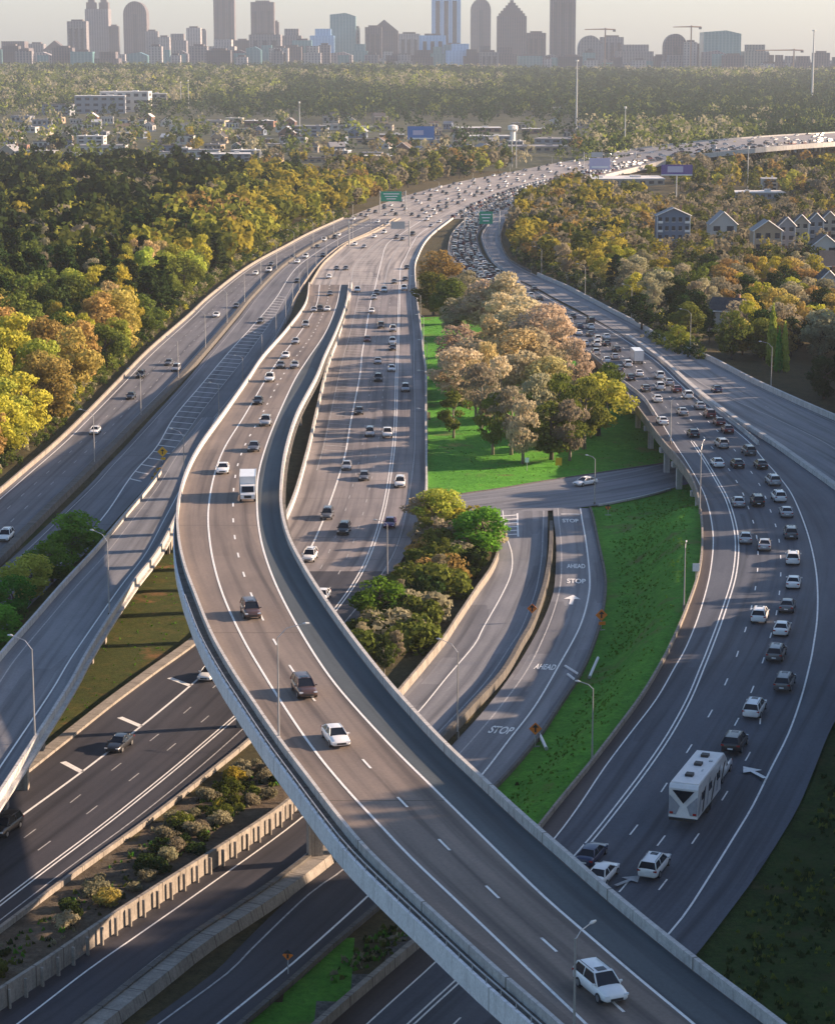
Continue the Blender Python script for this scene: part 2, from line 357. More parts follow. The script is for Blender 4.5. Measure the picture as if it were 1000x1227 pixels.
RR = Road('right_outer', [
 (262, 0, [592, 594, 606]), (280, 0, [577, 581, 600]), (294, 0, [578, 583, 601]), (310, 0, [586, 591, 609]), (320, 0, [595, 601, 623]), (332, .1, [615, 622, 648]),
 (345, .5, [643, 650, 678]), (355, .9, [661, 667, 697]), (371, 1.6, [692, 700, 727]), (392, 2.5, [730, 740, 767]), (410, 3.3, [760, 773, 797]), (430, 4.1, [788, 800, 846]),
 (458, 5.0, [820, 838, 900]), (476, 5.6, [841, 872, 938]), (500, 6.0, [873, 925, 992]), (529, 6.3, [920, 985, 1062]), (560, 6.3, [964, 1030, 1132]), (595, 6.3, [1012, 1080, 1190]), (640, 6.3, [1066, 1120, 1240]), (700, 6.3, [1074, 1120, 1240]), (770, 6.0, [1052, 1100, 1200])])
C1 = Road('ramp_down', [
 (612, 0, [597, 602, 626, 651, 656]), (640, 0, [598, 606, 628, 650, 656]), (664, 0, [595, 613, 631, 649, 655]), (687, 0, [586, 612, 629, 646, 652]), (713, 0, [568, 601, 620, 640, 646]),
 (752, 0, [542, 579, 602, 625, 632]), (773, 0, [528, 568, 590, 612, 620]), (812, 0, [496, 535, 560, 586, 597]), (850, 0, [463, 504, 528, 552, 562]), (882, 0, [433, 473, 497, 521, 532]),
 (930, 0, [388, 420, 447, 473, 484]), (973, 0, [347, 370, 399, 427, 437]), (1008, 0, [300, 325, 356, 387, 398]), (1065, 0, [212, 245, 279, 312, 324]), (1128, 0, [115, 155, 186, 216, 228]),
 (1163, 0, [65, 105, 137, 170, 182]), (1226, 0, [-30, 23, 56, 90, 102]), (1290, 0, [-126, -66, -32, 4, 18])])
C2 = Road('ramp_up', [
 (609, 0, [662, 668, 695, 708]), (622, 0, [663, 669, 697, 712]), (651, 0, [666, 672, 702, 718]), (690, 0, [665, 672, 706, 726]), (716, 0, [661, 668, 704.5, 726]), (752, 0, [646, 656, 694, 719]),
 (800, 0, [618, 633, 668, 701]), (846, 0, [584, 600, 641, 672]), (885, 0, [549, 567, 611, 646]), (929, 0, [508, 526, 577, 609]), (976, 0, [462, 480, 534, 562]), (1036, 0, [400, 419, 479, 509]),
 (1072, 0, [352, 370, 443, 474]), (1139, 0, [283, 300, 369, 396]), (1167, 0, [255, 272, 336, 365]), (1226, 0, [175, 192, 263, 297]), (1290, 0, [90, 108, 182, 222])])
STR = Road('street', [
 ((496, 603), (496, 628), 0, [0, .5, 1]), ((552, 592), (552, 622), 0, [0, .5, 1]), ((600, 585), (602, 616), 0, [0, .5, 1]), ((650, 576.5), (656, 612), 0, [0, .5, 1]), ((700, 569), (716, 605), 0, [0, .5, 1]),
 ((760, 560), (776, 593), 0, [0, .5, 1]), ((808, 553), (826, 579), 0, [0, .5, 1]), ((860, 545), (880, 568), 0, [0, .5, 1]), ((960, 528), (985, 549), 0, [0, .5, 1])])
FAR = Road('far', [(a, b, z, [0, .16, .34, .66, .78, .92, 1]) for a, b, z in [
 ((411, 262), (606, 262), 0), ((444, 249), (622, 250), 0), ((490, 233), (645, 238), 0), ((550, 217.5), (668, 228), 0), ((608, 206.5), (694, 219), 0), ((640, 200), (716, 213), 1),
 ((700, 189), (752, 204), 3), ((763, 178.5), (796, 193.5), 8), ((814, 171.8), (842, 185.5), 13), ((872, 167), (904, 179), 17), ((936, 162.5), (955, 174.5), 19), ((1000, 159), (1012, 170.5), 20), ((1100, 153), (1115, 163.5), 20)]], step=12)

# ------------------------------------------------------------ terrain
kds = []
def roadkd(rd, k0=None, k1=None, zoff=0.0):
    pts = []
    k0 = rd.k[0] if k0 is None else k0; k1 = rd.k[-1] if k1 is None else k1
    for i in range(len(rd.k)):
        if not (k0 <= rd.k[i] <= k1): continue
        n = max(4, int(rd.wid[i] / 2.0))
        for j in range(n + 1): pts.append(rd.l[i] + (rd.r[i] - rd.l[i]) * j / n)
    kd = kdtree.KDTree(len(pts))
    for i, p in enumerate(pts): kd.insert((p[0], p[1], 0), i)
    kd.balance(); kds.append((kd, pts))
for rd, a, b in ((MID, None, None), (CEN, None, None), (WA, None, None), (WB, None, None), (RGT, 0, 8.6), (RGT, 16.2, None), (RR, 0, 9.6), (RR, 16.5, None), (C1, None, None), (C2, None, None), (STR, None, None)):
    roadkd(rd, a, b)
roadkd(FAR, 0, 5)
xs = [float(x) for x in np.arange(-180, 181, 3.0)]
s_ = 3.5
while xs[-1] < 6000: xs.append(xs[-1] + s_); s_ *= 1.13
s_ = 3.5
while xs[0] > -6000: xs.insert(0, xs[0] - s_); s_ *= 1.13
ys = [float(y) for y in np.arange(110, 760, 3.0)]
s_ = 3.3
while ys[-1] < 14000: ys.append(ys[-1] + s_); s_ *= 1.02 if ys[-1] < 2500 else 1.08
ys.insert(0, -200.0); ys.insert(1, 0.0)
xs = np.array(xs); ys = np.array(ys)
def hum(x, y):
    return mnoise.noise(Vector((x * .012, y * .012, 0))) * 2.0 + mnoise.noise(Vector((x * .05, y * .05, 3))) * .5
def shade_hill(x, y):
    """unseen rise added east of the interchange, shaped to shade the roads"""
    a = min(1, max(0, (x - 78) / 42.0)); b = 1.0 / (1 + math.exp((y - 335) / 14.0))
    a2 = min(1, max(0, (x - 62) / 42.0)); b2 = 1.0 / (1 + math.exp((y - 240) / 6.0))
    return max(a * a * (3 - 2 * a) * 27 * b, a2 * a2 * (3 - 2 * a2) * 46 * b2)
def rise_far(x, y):
    """the land climbs gently towards the city"""
    t = min(1, max(0, (y - 2500) / 3000.0)); k = PX((x, y, 0))[0]; hgt = 47 - 12 * min(1, max(0, (k - 450) / 400.0))
    return hgt * t * t * (3 - 2 * t) + 5 * t * mnoise.noise(Vector((x * .002, y * .0015, 2))) 
TZ = np.zeros((len(ys), len(xs)))
for j, y in enumerate(ys):
    for i, x in enumerate(xs):
        if y > 1750 or abs(x) > 420 or y < 100:
            TZ[j, i] = -0.6 + (hum(x, y) * .8 if abs(x) > 300 else 0) - 1.2 + rise_far(x, y); continue
        sw = 0; sz = 0; dm = 1e9
        for kd, pts in kds:
            co, idx, d = kd.find((x, y, 0)); d = max(d - 1.6, 0.02); dm = min(dm, d)
            w = 1 / d ** 2.2; sw += w; sz += w * (pts[idx][2] - .22)
        # open country pulls to its own height
        w = 1 / 45.0 ** 2.2 * (1 + max(0, dm - 30) / 8); sw += w; sz += w * (hum(x, y) + shade_hill(x, y))
        z = sz / sw
        z += mnoise.noise(Vector((x * .11, y * .11, 9))) * .35 * min(1, dm / 6)
        TZ[j, i] = z - (.12 if dm < 1.5 else 0)
def tz(x, y):
    i = min(max(np.searchsorted(xs, x) - 1, 0), len(xs) - 2); j = min(max(np.searchsorted(ys, y) - 1, 0), len(ys) - 2)
    u = (x - xs[i]) / (xs[i + 1] - xs[i]); v = (y - ys[j]) / (ys[j + 1] - ys[j])
    return float((TZ[j, i] * (1 - u) + TZ[j, i + 1] * u) * (1 - v) + (TZ[j + 1, i] * (1 - u) + TZ[j + 1, i + 1] * u) * v)
def G(px, py):
    z = 0.0
    for _ in range(8):
        p = P(px, py, z); z = .5 * z + .5 * tz(p.x, p.y)
    return Vector((p.x, p.y, tz(p.x, p.y)))
def inpoly(x, y, poly):
    c = False; n = len(poly)
    for i in range(n):
        x1, y1 = poly[i]; x2, y2 = poly[i - 1]
        if (y1 > y) != (y2 > y) and x < (x2 - x1) * (y - y1) / (y2 - y1) + x1: c = not c
    return c
def ground_mat(name, stops, bump=.5, sc=.35, fine=1.6, patch=None):
    m, nt, b = newmat(name)
    a = noise(nt, sc, 7, .72); f = noise(nt, fine, 5, .8); g = noise(nt, .03, 3, .5)
    c = ramp(nt, a, stops)
    c = mix(nt, c, ramp(nt, f, [(.3, (.6, .6, .6)), (.7, (1.35, 1.35, 1.35))]), 1.0, 'MULTIPLY')
    c = mix(nt, c, ramp(nt, g, [(.35, (.8, .85, .8)), (.65, (1.15, 1.1, 1.05))]), 1.0, 'MULTIPLY')
    if patch: c = mix(nt, c, patch, ramp(nt, noise(nt, .09, 5, .7), [(.56, (0, 0, 0)), (.66, (1, 1, 1))]))
    nt.links.new(c, b.inputs['Base Color']); b.inputs['Roughness'].default_value = .95; b.inputs['Specular IOR Level'].default_value = .15
    bp = N(nt, 'ShaderNodeBump'); bp.inputs['Strength'].default_value = bump; bp.inputs['Distance'].default_value = .4
    nt.links.new(f, bp.inputs['Height']); nt.links.new(bp.outputs[0], b.inputs['Normal'])
    return m
G_FLOOR = ground_mat('forest_floor', [(.3, (.045, .042, .02)), (.6, (.085, .07, .035)), (.8, (.07, .085, .03))])
G_GRASS = ground_mat('green_grass', [(.25, (.050, .19, .018)), (.5, (.078, .27, .027)), (.75, (.12, .34, .04))], bump=1.0, patch=(.115, .165, .04))
G_DRY = ground_mat('dry_grass', [(.25, (.030, .042, .010)), (.5, (.046, .058, .014)), (.75, (.085, .068, .022))], patch=(.16, .09, .04))
G_DIRT = ground_mat('verge_dirt', [(.25, (.05, .04, .03)), (.5, (.10, .08, .06)), (.75, (.15, .13, .10))])
G_GRAV = ground_mat('gravel_bank', [(.3, (.07, .068, .07)), (.5, (.16, .155, .15)), (.7, (.30, .29, .28))], 1.0, .9, 2.6)
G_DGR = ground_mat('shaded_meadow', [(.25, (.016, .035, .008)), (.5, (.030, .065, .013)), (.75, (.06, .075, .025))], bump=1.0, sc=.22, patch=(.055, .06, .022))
G_TOWN = ground_mat('town_ground', [(.3, (.035, .05, .018)), (.5, (.06, .065, .035)), (.7, (.12, .115, .10))], sc=.05, fine=.3)
REG = [(1, [(499, 380), (560, 380), (700, 440), (770, 500), (830, 570), (840, 590), (500, 620), (508, 500)]),
       (1, [(690, 590), (860, 555), (870, 700), (830, 830), (660, 1030), (560, 960), (640, 880), (690, 800), (708, 690)]),
       (2, [(40, 620), (260, 600), (300, 760), (250, 790), (-40, 1000), (-40, 900)]),
       (4, [(375, 1240), (520, 1080), (640, 1100), (480, 1290), (360, 1290), (420, 1170)]),
       (1, [(200, 1300), (420, 1110), (425, 1170), (380, 1300)]),
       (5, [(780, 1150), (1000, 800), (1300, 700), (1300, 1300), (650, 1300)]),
       (3, [(-50, 1120), (420, 850), (420, 980), (-50, 1250)])]
b = MB(); nx = len(xs)
b.v = [(x, y, TZ[j, i]) for j, y in enumerate(ys) for i, x in enumerate(xs)]; b.uv = [(v[0], v[1]) for v in b.v]
for j in range(len(ys) - 1):
    for i in range(nx - 1):
        b.f.append((j * nx + i, j * nx + i + 1, (j + 1) * nx + i + 1, (j + 1) * nx + i))
        mi = 0; x, y = (xs[i] + xs[i + 1]) / 2, (ys[j] + ys[j + 1]) / 2
        if y > 100:
            q = PX((x, y, TZ[j, i]))
            if y < 760:
                for k, poly in REG:
                    if inpoly(q[0], q[1], poly): mi = k; break
            elif y > 1700: mi = 6
        b.m.append(mi)
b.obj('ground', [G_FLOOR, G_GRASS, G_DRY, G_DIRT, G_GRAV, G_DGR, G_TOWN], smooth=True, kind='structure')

# ------------------------------------------------------------ road surfaces and paint
JER = [(-.30, 0), (-.30, .12), (-.12, .35), (-.09, .86), (.09, .86), (.12, .35), (.30, .12), (.30, 0)]
def surf(rd, name, mat, **kw):
    return rd.surface(name, mat, kind='structure', **kw)
def lines(rd, parent, spec, mat=None):
    mb = MB()
    for s in spec: rd.strip(mb, **s)
    return mb.obj('lane_markings', [mat or M_PAINT, M_PAINTW], parent)
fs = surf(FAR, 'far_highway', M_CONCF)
fe = empty('elevated_highway_structure', FAR.at(FAR.ktos(8), .5), 0, 'pale concrete edge and columns of the elevated highway bend at the upper right', 'bridge')
def finf(o): o.data.transform(Matrix.Translation(-Vector(fe.location))); o.parent = fe; return o
for fr_ in (1.0, 0.0): mb = MB(); FAR.wall(mb, fr_, [(-.4, -2.4), (-.4, 1.1), (.4, 1.1), (.4, -2.4)], k0=5.2 if fr_ else 6); finf(mb.obj('edge_beam', M_CONW))
for k_ in np.arange(7.0, 11.6, .28):
    a_ = FAR.ktos(k_); t_ = FAR.tang(a_)
    for f_ in (.15, .5, .85):
        q_ = FAR.at(a_, f_); mb = MB(); mb.box((q_.x, q_.y, q_.z / 2 - 1.5), (1.6, 1.6, q_.z), math.atan2(t_.y, t_.x)); finf(mb.obj('column', M_CON))
lines(FAR, fs, [dict(frac=f, w=.35, z=.05, mi=1) for f in (.04, .08, .12, .22, .28, .42, .5, .58, .74, .97)])
d_ = (3.0, 9.1)
ms = surf(MID, 'main_highway', M_CONC)
def dark_overlay(rd, k0, mat, z, parent, z2=.012):  # newer dark asphalt, toned down further to stand in for shade
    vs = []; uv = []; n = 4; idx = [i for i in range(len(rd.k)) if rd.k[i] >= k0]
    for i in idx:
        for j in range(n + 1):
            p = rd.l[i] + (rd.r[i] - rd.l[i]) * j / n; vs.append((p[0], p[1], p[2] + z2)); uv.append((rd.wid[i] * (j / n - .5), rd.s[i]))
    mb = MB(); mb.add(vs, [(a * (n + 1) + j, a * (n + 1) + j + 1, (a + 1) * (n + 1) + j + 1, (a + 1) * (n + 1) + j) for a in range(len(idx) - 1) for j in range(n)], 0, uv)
    o = mb.obj('shade_darkened_lanes', mat, parent)
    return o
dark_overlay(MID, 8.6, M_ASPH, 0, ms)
H = []   # painted hatching of the gore strip
lines(MID, ms, [dict(frac=2, w=.32), dict(frac=1, w=.2, k0=0, k1=6.3, mi=1), dict(frac=3, w=.16, dash=d_, mi=1), dict(frac=4, w=.16, dash=d_, phase=4, mi=1),
                dict(frac=5, w=.2, off=-.25), dict(frac=5, w=.2, off=.25), dict(frac=6, w=.16, mi=1)])
def hatch(rd, parent, fa, fb, k0, k1, step, w=.4, skew=0.0, mi=0, z=.03):
    mb = MB(); a0, a1 = rd.ktos(k0), rd.ktos(k1); a = a0
    while a < a1:
        i = lambda c, x: np.interp(x, rd.s, rd.fr[:, c]) if isinstance(c, int) else (i(c[0], x) * (1 - c[2]) + i(c[1], x) * c[2] if isinstance(c, tuple) else c)
        p = rd.at(a, i(fa, a)); q = rd.at(min(rd.len, max(0, a + skew)), i(fb, a + skew)); t = (q - p)
        n_ = Vector((-t.y, t.x, 0)).normalized() * w / 2; u = Vector((0, 0, z))
        mb.add([p + n_ + u, p - n_ + u, q - n_ + u, q + n_ + u], [(0, 1, 2, 3)], mi); a += step
    return mb.obj('gore_hatching', [M_PAINT, M_PAINTW], parent)
hatch(MID, ms, 1, 2, .1, 6.0, 6.0, .45, 2, mi=1)
hatch(MID, ms, (0, 2, .5), 2, 9.6, 16, 19, .8, 4)
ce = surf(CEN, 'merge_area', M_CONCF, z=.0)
lines(CEN, ce, [dict(frac=c, w=.3, mi=m) for c, m in ((1, 1), (2, 1), (3, 0), (4, 1), (5, 0), (6, 1))])
hatch(CEN, ce, 2, 3, 2.2, 5.0, 9.0, .8, 3, mi=1)
wa = surf(WA, 'west_carriageway', M_WEST)
lines(WA, wa, [dict(frac=1, w=.2), dict(frac=2, w=.16, dash=d_, mi=1), dict(frac=3, w=.16, dash=d_, mi=1), dict(frac=4, w=.18, mi=1)])
wb = surf(WB, 'west_slip_road', M_WEST)
lines(WB, wb, [dict(frac=1, w=.16, mi=1), dict(frac=2, w=.26), dict(frac=3, w=.18, k0=3, k1=9.3, mi=1), dict(frac=4, w=.18, k1=10, mi=1)])
hatch(WB, wb, 2, 3, 4.0, 11.0, 8.0, .5, 3)
rg = surf(RGT, 'right_highway', M_ASPHR, n=8)
lines(RGT, rg, [dict(frac=1, w=.18), dict(frac=2, w=.2, off=-.26, k0=13), dict(frac=2, w=.2, off=.26, k0=13), dict(frac=2, w=.16, dash=d_, k1=13, mi=1),
                dict(frac=3, w=.18, dash=(2.8, 9.4), phase=2), dict(frac=4, w=.18, dash=(2.8, 9.4), phase=5), dict(frac=5, w=.18, dash=(2.8, 9.4), k0=22.5, phase=0), dict(frac=6, w=.22)])
vs = []; uv = []; idx = [i for i in range(len(RGT.k)) if RGT.k[i] > 11]
for i in idx:
    for f in (0.004, RGT.fr[i, 1] - .004): q = RGT.l[i] + (RGT.r[i] - RGT.l[i]) * f; vs.append((q[0], q[1], q[2] + .012)); uv.append((f * 20, RGT.s[i]))
mb = MB(); mb.add(vs, [(2 * a, 2 * a + 1, 2 * a + 3, 2 * a + 2) for a in range(len(idx) - 1)], 0, uv)
mb.obj('shoulder_surface', asphalt('reddish_shoulder', (.05, .042, .042), (.08, .066, .063)), rg)
rr_ = surf(RR, 'outer_right_road', M_RAMP, z=-.012)
lines(RR, rr_, [dict(frac=1, w=.2, mi=1), dict(frac=.95, w=.18, mi=1), dict(frac=.58, w=.14, dash=d_, mi=1, k1=14)])
st_ = surf(STR, 'cross_street', M_RAMP, z=-.02, n=6)
lines(STR, st_, [dict(frac=.06, w=.12, z=.012, mi=1), dict(frac=.5, w=.12, off=.15, z=.012, k0=1, k1=2.2, mi=1)])
c1s = surf(C1, 'down_ramp', M_RAMP)
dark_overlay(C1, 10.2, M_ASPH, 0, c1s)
lines(C1, c1s, [dict(frac=1, w=.2), dict(frac=3, w=.18, mi=1), dict(frac=2, w=.1, mi=1, k1=0.01)])
c2s = surf(C2, 'up_ramp', M_RAMP, z=.012)
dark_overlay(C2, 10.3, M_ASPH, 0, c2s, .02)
lines(C2, c2s, [dict(frac=1, w=.2, mi=1), dict(frac=2, w=.24, z=.045)])

# ------------------------------------------------------------ flyover bridge
def bridge(rd, name, label, matd, depth, k0, k1, piers, pier_w, par_l=True, par_r=True, girder_mat=None, par_h=.95, lip=.5):
    e = empty(name, rd.at(rd.ktos((k0 + k1) / 2), .5), 0, label, 'bridge')
    inv = Matrix.Translation(-Vector(e.location))
    def fin(o): o.data.transform(inv); o.parent = e; return o
    fin(rd.surface('deck', matd))
    mb = MB()     # girder / slab below the deck
    w = rd.wid
    idx = range(len(rd.k)); vs = []
    for i in idx:
        l, r = rd.l[i], rd.r[i]; nrm = (r - l) / np.linalg.norm(r - l); cross = rd.nr[i] if np.dot(rd.nr[i], nrm) > 0 else -rd.nr[i]
        dpt = min(depth, max(.25, l[2] + .1))
        vs += [l - cross * lip + (0, 0, -.03), r + cross * lip + (0, 0, -.03), r + cross * lip + (0, 0, -.35), r - cross * .9 + (0, 0, -dpt), l + cross * .9 + (0, 0, -dpt), l - cross * lip + (0, 0, -.35)]
    n = 6
    mb.add(vs, [(a * n + j, a * n + (j + 1) % n, (a + 1) * n + (j + 1) % n, (a + 1) * n + j) for a in range(len(idx) - 1) for j in range(n)], 0, [(q % n, q // n * 3.0) for q in range(len(vs))])
    fin(mb.obj('girder', girder_mat or M_CONW))
    return e, fin
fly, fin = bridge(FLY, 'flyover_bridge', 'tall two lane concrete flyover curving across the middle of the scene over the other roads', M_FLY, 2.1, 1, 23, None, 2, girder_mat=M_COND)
sgn = 1 if np.dot(FLY.nr[40], FLY.r[40] - FLY.l[40]) > 0 else -1
def outw(rd): return 1 if np.dot(rd.nr[len(rd.nr) // 2], (rd.r - rd.l)[len(rd.nr) // 2]) > 0 else -1
def prof(h, w, base=-.03):
    return [(-w / 2, base), (-w / 2, h), (w / 2, h), (w / 2, base)]
mb = MB(); FLY.wall(mb, 0, prof(.98, .34, -.1), off=-sgn * .17); o = mb.obj('parapet', M_CONW); fin(o)
mb = MB(); FLY.wall(mb, 4, prof(.98, .42, -.1), off=-sgn * .21); fin(mb.obj('parapet', M_CONW))
# outer walkway ledge with steel rail on the near side: dark gap then white fascia
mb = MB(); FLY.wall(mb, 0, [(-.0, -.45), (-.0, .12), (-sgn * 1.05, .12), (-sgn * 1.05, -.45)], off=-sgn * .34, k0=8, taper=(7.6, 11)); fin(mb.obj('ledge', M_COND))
mb = MB(); FLY.wall(mb, 0, [(0, -1.45), (0, .4), (-sgn * .3, .4), (-sgn * .3, -1.45)], off=-sgn * 1.4, k0=8, taper=(7.6, 11)); fin(mb.obj('fascia', M_FAS))
mb = MB()
for s in (dict(frac=1, w=.26), dict(frac=3, w=.26), dict(frac=2, w=.24, dash=(3.0, 9.0), phase=3)): FLY.strip(mb, **s)
fin(mb.obj('lane_markings', [M_PAINT, M_PAINTW]))
mb = MB()    # right shoulder coloured darker to hold the parapet's shadow
p0 = FLY.fr[:, 3]
vs = []; uv = []
for i in range(len(FLY.k)):
    a = FLY.l[i] + (FLY.r[i] - FLY.l[i]) * (p0[i] + .012); c = FLY.l[i] + (FLY.r[i] - FLY.l[i]) * .965
    vs += [(a[0], a[1], a[2] + .012), (c[0], c[1], c[2] + .012)]; uv += [(0, FLY.s[i]), (3.5, FLY.s[i])]
mb.add(vs, [(2 * i, 2 * i + 1, 2 * i + 3, 2 * i + 2) for i in range(len(FLY.k) - 1)], 0, uv)
fin(mb.obj('shoulder_surface', asphalt('parapet_shade_shoulder', (.055, .068, .076), (.07, .085, .094))))
def pier(rd, k, z_top_off, fin, cols=((.28,), (.72,)), r=.75, capw=1.4, capd=1.3, wd=.86):
    a = rd.ktos(k); t = rd.tang(a); t.z = 0; t.normalize(); n_ = Vector((t.y, -t.x, 0)); c = rd.at(a, .5); wdt = np.interp(a, rd.s, rd.wid) * wd
    top = c.z + z_top_off; g0 = min(tz(c.x, c.y), c.z) - .5
    mb = MB(); ang = math.atan2(n_.y, n_.x)
    mb.box((c.x, c.y, top - capd / 2), (wdt, capw, capd), ang)
    for f in cols:
        q = c + n_ * (f[0] - .5) * wdt
        mb.box((q.x, q.y, (g0 + top - capd) / 2), (1.5, 1.2, top - capd - g0), ang)
    fin(mb.obj('pier', M_CON))
for k in (3.3, 3.9, 4.5, 5.0, 5.5, 6.0, 6.5, 7.0, 7.5, 8.1, 8.9): pier(FLY, k, -1.9, fin)
for k in (11.2, 14.4): pier(FLY, k, -2.0, fin)

lb, fin2 = bridge(L2, 'ramp_bridge', 'grey single ramp bridge sloping down to the lower left, left of the flyover', M_RAMP, 1.9, 1, 10, None, 2)
s2 = outw(L2)
mb = MB(); L2.wall(mb, 0, prof(.9, .36), off=s2 * .18, k0=1.6); fin2(mb.obj('parapet', M_CONW))
mb = MB(); L2.wall(mb, 3, prof(.9, .36), off=-s2 * .18); fin2(mb.obj('parapet', M_CONW))
mb = MB(); L2.strip(mb, 2, .2); L2.strip(mb, 1, .16, mi=1); fin2(mb.obj('lane_markings', [M_PAINT, M_PAINTW]))
for k in (6.0, 8.6, 9.6): pier(L2, k, -1.8, fin2)
mb = MB(); L2.wall(mb, 0, [(0, -3.6), (0, -.2), (s2 * .4, -.2), (s2 * .4, -3.6)], k0=1.2, k1=5.6); fin2(mb.obj('abutment_wall', M_CON))
mb = MB(); L2.wall(mb, 3, [(0, -3.6), (0, -.2), (-s2 * .4, -.2), (-s2 * .4, -3.6)], k0=1.2, k1=3.6); fin2(mb.obj('abutment_wall', M_CON))

# right highway viaduct structure
va = empty('highway_viaduct', RGT.at(RGT.ktos(13), 0), 0, 'concrete viaduct carrying the right highway over the cross street', 'bridge')
def fin3(o): o.data.transform(Matrix.Translation(-Vector(va.location))); o.parent = va; return o
s3 = outw(RGT)
mb = MB(); RGT.wall(mb, 0, prof(.6, .3), off=s3 * .16); fin3(mb.obj('parapet', M_CON))
mb = MB(); vs = []
for rd, k0, k1 in ((RGT, 7.5, 17.5), (RR, 9, 17)):
    idx = [i for i in range(len(rd.k)) if k0 <= rd.k[i] <= k1]; vs = []
    for i in idx:
        l, r = rd.l[i], rd.r[i]
        vs += [l + (0, 0, -.05), r + (0, 0, -.05), r + (0, 0, -1.3), l + (0, 0, -1.3)]
    mb.add(vs, [(a * 4 + j, a * 4 + (j + 1) % 4, (a + 1) * 4 + (j + 1) % 4, (a + 1) * 4 + j) for a in range(len(idx) - 1) for j in range(4)])
fin3(mb.obj('girder', M_CON))
for k in (9.3, 10.4, 11.3, 12.2, 13.0, 13.8, 15.2, 16.0):
    a = RGT.ktos(k); t = RGT.tang(a); n_ = Vector((t.y, -t.x, 0)) * s3; n_.normalize(); c0 = RGT.at(a, 0) + n_ * 1.2
    for off in (0, 7.5, 15):
        q = c0 + n_ * off; mb = MB(); mb.box((q.x, q.y, (q.z - 1.4 + tz(q.x, q.y) - .6) / 2), (1.1, 1.1, q.z - 1.2 - tz(q.x, q.y) + .6), math.atan2(n_.y, n_.x)); fin3(mb.obj('pier', M_CONW))
    q = c0 + n_ * 7.5; mb = MB(); mb.box((q.x, q.y, q.z - 1.75), (18, 1.2, 1.0), math.atan2(n_.y, n_.x)); fin3(mb.obj('pier_cap', M_CONW))

# ------------------------------------------------------------ barriers and walls
def barrier(rd, frac, label, off=0.0, k0=None, k1=None, mat=None, pr=None, name='concrete_barrier', z0=0):
    mb = MB(); rd.wall(mb, frac, pr or JER, off=off, k0=k0, k1=k1)
    o = mb.obj(name, mat or M_CON); props(o, label, 'barrier' if 'wall' not in name else 'wall'); return o
barrier(WA, 0, 'long pale concrete barrier along the left forest edge of the west carriageway', pr=[(-.3, -.4), (-.3, 1.0), (.1, 1.0), (.1, -.4)])
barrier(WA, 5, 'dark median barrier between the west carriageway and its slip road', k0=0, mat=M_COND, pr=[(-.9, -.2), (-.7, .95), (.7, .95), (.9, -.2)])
barrier(WB, 5, 'pale barrier between the west slip road and the main merge area', k0=0, k1=8.6, off=-.5 * outw(WB))
barrier(CEN, 0, 'median barrier on the left side of the main merge area', off=.2 * outw(CEN))
barrier(MID, 0, 'concrete barrier under the right flank of the flyover beside the main highway', off=.4 * outw(MID), k0=0, k1=9, mat=M_CONW, pr=[(-.3, 0), (-.25, 1.1), (.25, 1.1), (.3, 0)])
barrier(MID, 7, 'steel grey wall between the main highway and the green tree island', k0=0, k1=7.6, mat=M_CONW, pr=[(-.22, 0), (-.2, 1.2), (.2, 1.2), (.22, 0)])
barrier(CEN, 7, 'curved barrier on the right side of the main merge area', off=-.2 * outw(CEN), mat=M_CONW)
barrier(MID, 0, 'low concrete kerb on the shaded grass side of the lower highway', k0=9.8, off=-.6, pr=[(-.8, -.3), (-.8, .35), (.8, .35), (.8, -.3)])
barrier(MID, 7, 'thin kerb between the lower highway and the shrub bank', k0=11.6, pr=[(-.2, -.3), (-.2, .3), (.2, .3), (.2, -.3)])
barrier(RGT, 6, 'low pale barrier dividing the jammed right highway from the outer road', off=1.3 * s3, k0=8, k1=13.2, mat=M_CONW)
barrier(RR, 0, 'dark double rail barrier between the right highway and outer road', k0=9.6, k1=17.3, off=.2 * outw(RR), mat=M_CONW, pr=[(-.55, -.1), (-.5, .85), (.5, .85), (.55, -.1)])
barrier(RR, 2, 'long pale wall on the wooded outer side of the right hand road', k0=4.8, mat=M_CONW, pr=[(-.3, -2), (-.3, 1.25), (.3, 1.25), (.3, -2)], name='retaining_wall')
barrier(RR, 2, 'curved low rail round the sharp bend of the outer right road', k0=0, k1=4.6, mat=M_COND)
barrier(RR, 1, 'pale barrier along the left side of the bend of the outer road', k0=0, k1=5, off=-1.2 * outw(RR), mat=M_CONW)
barrier(RGT, 0, 'left barrier of the right highway beside the orange tree tops', k0=0, k1=7, off=-.3 * s3, mat=M_CONW)
barrier(RGT, 1, 'short pale barrier separating the slim merging lane on the viaduct', k0=8.2, k1=12.0, off=-.6 * s3, mat=M_CONW)
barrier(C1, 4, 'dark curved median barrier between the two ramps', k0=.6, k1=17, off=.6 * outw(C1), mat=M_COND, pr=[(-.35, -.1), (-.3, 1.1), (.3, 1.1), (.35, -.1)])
barrier(C1, 0, 'tall concrete retaining wall beside the down ramp below the shrub island', k0=2.2, k1=9, off=-.2, mat=M_CON, pr=[(-.35, -.3), (-.35, 1.3), (0, 1.3), (0, -.3)], name='retaining_wall')
barrier(C1, 0, 'ribbed concrete retaining wall under the shrub bank at the lower left', k0=10.6, off=-.3, mat=M_CON, pr=[(-.3, -.3), (-.3, 2.0), (.1, 2.0), (.1, -.3)], name='retaining_wall')
barrier(C1, 4, 'worn concrete divider between the two ramps below the flyover', k0=10.4, off=1.6 * outw(C1), mat=M_CON, pr=[(-1.2, -.2), (-.9, .9), (.9, .9), (1.2, -.2)])
barrier(C2, 3, 'dark kerb with weeds on the grass side of the up ramp', k0=0, k1=9.5, off=.2, mat=M_COND, pr=[(-.2, -.2), (-.2, .3), (.2, .3), (.2, -.2)])
